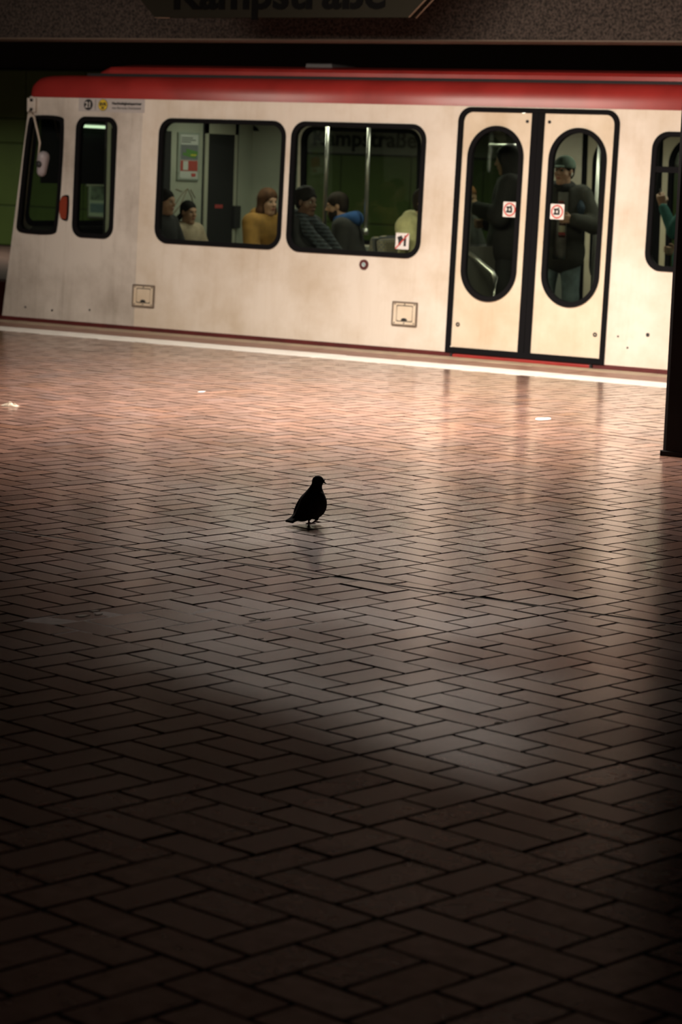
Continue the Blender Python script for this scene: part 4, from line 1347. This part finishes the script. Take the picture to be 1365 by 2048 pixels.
# man with green cap, dark jacket and jeans holding a bottle
CAPC = cloth('cap_green', (0.14, 0.20, 0.165))
def cap(body, hp, J, RH):
    S = Sdf().ell(hp((-0.010, 0, 0.050)), (0.113, 0.093, 0.098), 0.01, rot=RH)
    S.ell(hp((0.02, 0, -0.05)), (0.25, 0.25, 0.088), 0.004, 's', rot=RH)
    sdf_obj('cap', S, CAPC, body, 0.0075)
    S = Sdf().ell(hp((0.128, 0, 0.042)), (0.070, 0.076, 0.0105), 0.01, rot=RH @ ry(0.14))
    sdf_obj('cap_brim', S, CAPC, body, 0.007)
    S = Sdf().cone(hp((0.0, 0.086, -0.012)), 0.009, hp((0.012, 0.088, -0.034)), 0.006, 0.004)
    sdf_obj('earbud', S, WHITE, body, 0.004)
def backpack_strap(body, hp, J, RH):
    S = Sdf().cone(J['neck'] + np.array((0.03, 0.14, -0.02)), 0.035, J['chest'] + np.array((0.10, 0.165, 0.02)), 0.035, 0.02).cone(J['chest'] + np.array((0.10, 0.165, 0.02)), 0.035, J['waist'] + np.array((0.03, 0.185, 0.05)), 0.03, 0.02)
    sdf_obj('backpack_strap', S, cloth('strap_blue', (0.03, 0.05, 0.08)), body, 0.012)
def print_(body, hp, J, RH):
    S = Sdf()
    for z, w in ((1.345, 0.035), (1.32, 0.045), (1.295, 0.03)):
        S.cone((0.118, -0.03, z), 0.010, (0.118, -0.03 + w, z), 0.010, 0.0)
    sdf_obj('shirt_print', S, cloth('print_red', (0.32, 0.05, 0.05)), body, 0.006)
def collar(body, hp, J, RH):
    S = Sdf()
    ring(S, J['neck'] + np.array((0.012, 0, 0.022)), 0.075, 0.032, 0.25)
    sdf_obj('neck_warmer', S, cloth('black', (0.016, 0.016, 0.017)), body, 0.012)
LC, RC, SC = (-9.385, 18.62), math.radians(296), 0.955
person('standing man in green cap and dark jacket behind the right door leaf', LC, RC, 'stand', 'fair', 'dark', 'short', coat=cloth('olive_black', (0.035, 0.034, 0.028)),
       trousers=cloth('jeans', (0.15, 0.20, 0.22), 0.4), shirt=(cloth('grey_shirt', (0.25, 0.25, 0.25)), -0.055, 0.050, 0.84, 1.46), scale=SC, bulk=0.045, head_yaw=-0.56, head_pitch=-0.02,
       arms=[((0.05, 0.285, 1.15), (0.255, 0.100, 1.195)), ((-0.01, -0.285, 1.13), (0.07, -0.26, 0.90))],
       hands=[((0.35, -0.93, 0.05), (-1, -0.3, 0), 0.85), ((0.3, 0.1, -0.95), (0, 1, 0), 0.4)], fine_hands=True, extras=(cap, collar, backpack_strap, print_))
bp = world_pt(LC, RC, SC, (0.255, 0.010, 1.035))
bt = tag(empty('drink_bottle', tuple(bp)), 'small drink bottle with pale label held by the man in the cap', 'bottle')
bm = bmesh.new()
bm_tube(bm, [(0, 0, 0), (0, 0, 0.005), (0, 0, 0.10), (0, 0, 0.135), (0, 0, 0.16), (0, 0, 0.19)], [0.026, 0.030, 0.030, 0.022, 0.013, 0.013], 16)
add_bm('body', bm, mat('bottle_dark', (0.07, 0.02, 0.012), 0.15), bt, True)
bm = bmesh.new(); bm_tube(bm, [(0, 0, 0.045), (0, 0, 0.10)], 0.0308, 16, False); add_bm('label', bm, mat('bottle_label', (0.55, 0.55, 0.42), 0.5), bt, True)
bm = bmesh.new(); bm_tube(bm, [(0, 0, 0.02), (0, 0, 0.045)], 0.0308, 16, False); add_bm('label_band', bm, mat('label_red', (0.42, 0.06, 0.06), 0.5), bt, True)
bm = bmesh.new(); bm_tube(bm, [(0, 0, 0.188), (0, 0, 0.205)], 0.015, 14); add_bm('cap', bm, mat('bottle_cap', (0.55, 0.42, 0.05), 0.4), bt, True)

# passenger in teal beyond the door, mostly behind the pillar
LT, RT = (-8.24, 18.75), math.radians(190)
person('standing passenger in teal top raising a phone, mostly hidden by the pillar', LT, RT, 'stand', 'tan', 'dark', 'short', coat=cloth('teal', (0.03, 0.17, 0.155)),
       trousers=cloth('trouser_dark', (0.02, 0.02, 0.025)), scale=0.93, bulk=0.02, head_pitch=0.15,
       arms=[((0.10, 0.25, 1.16), (0.25, 0.10, 1.38)), ((0.02, -0.25, 1.12), (0.16, -0.16, 0.98))],
       hands=[((0.3, -0.2, 0.9), (0.3, -1, 0), 0.5), ((0.8, 0.5, 0.0), (0, 1, 0.2), 0.5)], fine_hands=True)
pp = world_pt(LT, RT, 0.93, (0.295, 0.035, 1.46))
ph = tag(empty('phone', tuple(pp), RT), 'dark phone held up by the passenger in teal', 'phone')
bm = bmesh.new(); bm_box(bm, (-0.004, -0.036, -0.07), (0.004, 0.036, 0.07), 0.003); add_bm('case', bm, INK, ph)
box('screen', (-0.005, -0.031, -0.062), (-0.004, 0.031, 0.062), mat('phone_screen', (0.02, 0.02, 0.025), 0.1), ph)

# ------------------------------------------------------------------ the pigeon
FEATHER = mat('pigeon_slate', (0.013, 0.013, 0.014), 0.9, vary=0.4, scale=60, spec=0.15)
HD = np.array((0.80, -0.60, 0.0))                                                # the head is turned a little to its right
HC = np.array((0.030, -0.006, 0.193))
S = Sdf()
S.ell((0.018, 0, 0.083), (0.058, 0.047, 0.058), 0.02, rot=ry(0.55))             # breast
S.ell((-0.020, 0, 0.078), (0.072, 0.044, 0.042), 0.03, rot=ry(-0.85))           # back and belly
S.cone((0.014, 0, 0.112), 0.037, (0.024, -0.003, 0.182), 0.0195, 0.04)         # neck
S.ell(HC + (0.0, 0, 0.001), (0.024, 0.0195, 0.0205), 0.018, rot=rz(-0.64) @ ry(0.2))               # head
S.cone((-0.056, 0, 0.050), 0.024, (-0.092, 0, 0.034), 0.014, 0.02)              # rump
for k in range(-2, 3):                                                           # tail fan
    S.cone((-0.075, k * 0.006, 0.042), 0.009, (-0.126, k * 0.010, 0.021), 0.0055, 0.004)
for s in (1, -1):                                                                # folded wings
    S.ell((-0.016, s * 0.038, 0.086), (0.070, 0.013, 0.033), 0.008, rot=ry(-0.85))
    S.cone((-0.056, s * 0.032, 0.052), 0.013, (-0.100, s * 0.016, 0.030), 0.005, 0.008)
S.cone((0.002, 0.016, 0.042), 0.015, (0.002, 0.016, 0.020), 0.008, 0.012)       # thighs
S.cone((0.008, -0.018, 0.042), 0.014, (0.018, -0.018, 0.024), 0.007, 0.012)
pig = sdf_obj('pigeon', S, FEATHER, None, 0.0042)
BEAK = mat('pigeon_beak', (0.03, 0.026, 0.024), 0.5)
S = Sdf().cone(HC + HD * 0.017 - (0, 0, 0.002), 0.0065, HC + HD * 0.034 - (0, 0, 0.013), 0.0022, 0.004).ell(HC + HD * 0.023 + (0, 0, 0.001), (0.006, 0.005, 0.004), 0.003)
sdf_obj('beak', S, BEAK, pig, 0.002)
HS = np.array((0.60, 0.80, 0.0))
for s in (1, -1):
    bm = bmesh.new(); bmesh.ops.create_uvsphere(bm, u_segments=10, v_segments=6, radius=0.0035)
    bm.transform(Matrix.Translation(HC + HD * 0.008 + HS * s * 0.0162 + (0, 0, 0.003)))
    add_bm('eye', bm, mat('pigeon_eye', (0.30, 0.07, 0.02), 0.2), pig, True)
FOOT = mat('pigeon_foot', (0.10, 0.035, 0.032), 0.6)
def foot(hip, ankle, low):
    S = Sdf().cone(hip, 0.0048, ankle, 0.0040, 0.002)
    a = np.array(ankle)
    for dx, dy in ((0.032, 0.0), (0.026, 0.014), (0.026, -0.014), (-0.016, 0)):
        S.cone(a, 0.0036, a + (dx, dy, low - a[2]), 0.0024, 0.002)
    sdf_obj('foot', S, FOOT, pig, 0.002)
foot((0.002, 0.016, 0.024), (0.0, 0.014, 0.005), 0.0026)
foot((0.018, -0.018, 0.026), (0.010, -0.014, 0.014), 0.010)
pig.location = (-5.625, 8.865, 0.0)
pig.rotation_euler = (0, 0, math.radians(74))
tag(pig, 'dark slate pigeon walking on the brick floor', 'pigeon')

# ------------------------------------------------------------------ litter
def crumple(name, label, loc, rx, ry_, h, m, cat='litter'):
    n, rings_ = 14, 4
    v, f = [(0, 0, h * 0.8)], []
    for r in range(1, rings_ + 1):
        for i in range(n):
            a = 2 * math.pi * i / n
            k = r / rings_ * (1 + (random.uniform(-0.2, 0.2) if r == rings_ else random.uniform(-0.08, 0.08)))
            v.append((rx * k * math.cos(a), ry_ * k * math.sin(a), 0.001 if r == rings_ else max(0.001, h * (1 - (r / rings_) ** 1.5) * random.uniform(0.3, 1.2))))
    for i in range(n):
        f.append((0, 1 + i, 1 + (i + 1) % n))
        for r in range(rings_ - 1):
            a = 1 + r * n
            f.append((a + i, a + n + i, a + n + (i + 1) % n, a + (i + 1) % n))
    o = add_mesh(name, v, f, m, None)
    o.location = loc
    return tag(o, label, cat)
PAPER = mat('paper_white', (0.82, 0.80, 0.78), 0.7)
crumple('paper_scrap', 'flat white paper scrap on the bricks right of the pigeon, below the door', (-7.004, 13.775, 0.001), 0.042, 0.09, 0.004, PAPER)
crumple('crumpled_wrapper', 'crumpled beige wrapper lying at the left edge of the floor', (-9.66, 11.68, 0.001), 0.06, 0.05, 0.03, mat('wrapper', (0.50, 0.42, 0.32), 0.6, vary=0.4, scale=30))
crumple('paper_crumb', 'tiny white scrap on the bricks at upper left', (-9.435, 13.427, 0.001), 0.016, 0.04, 0.004, PAPER)
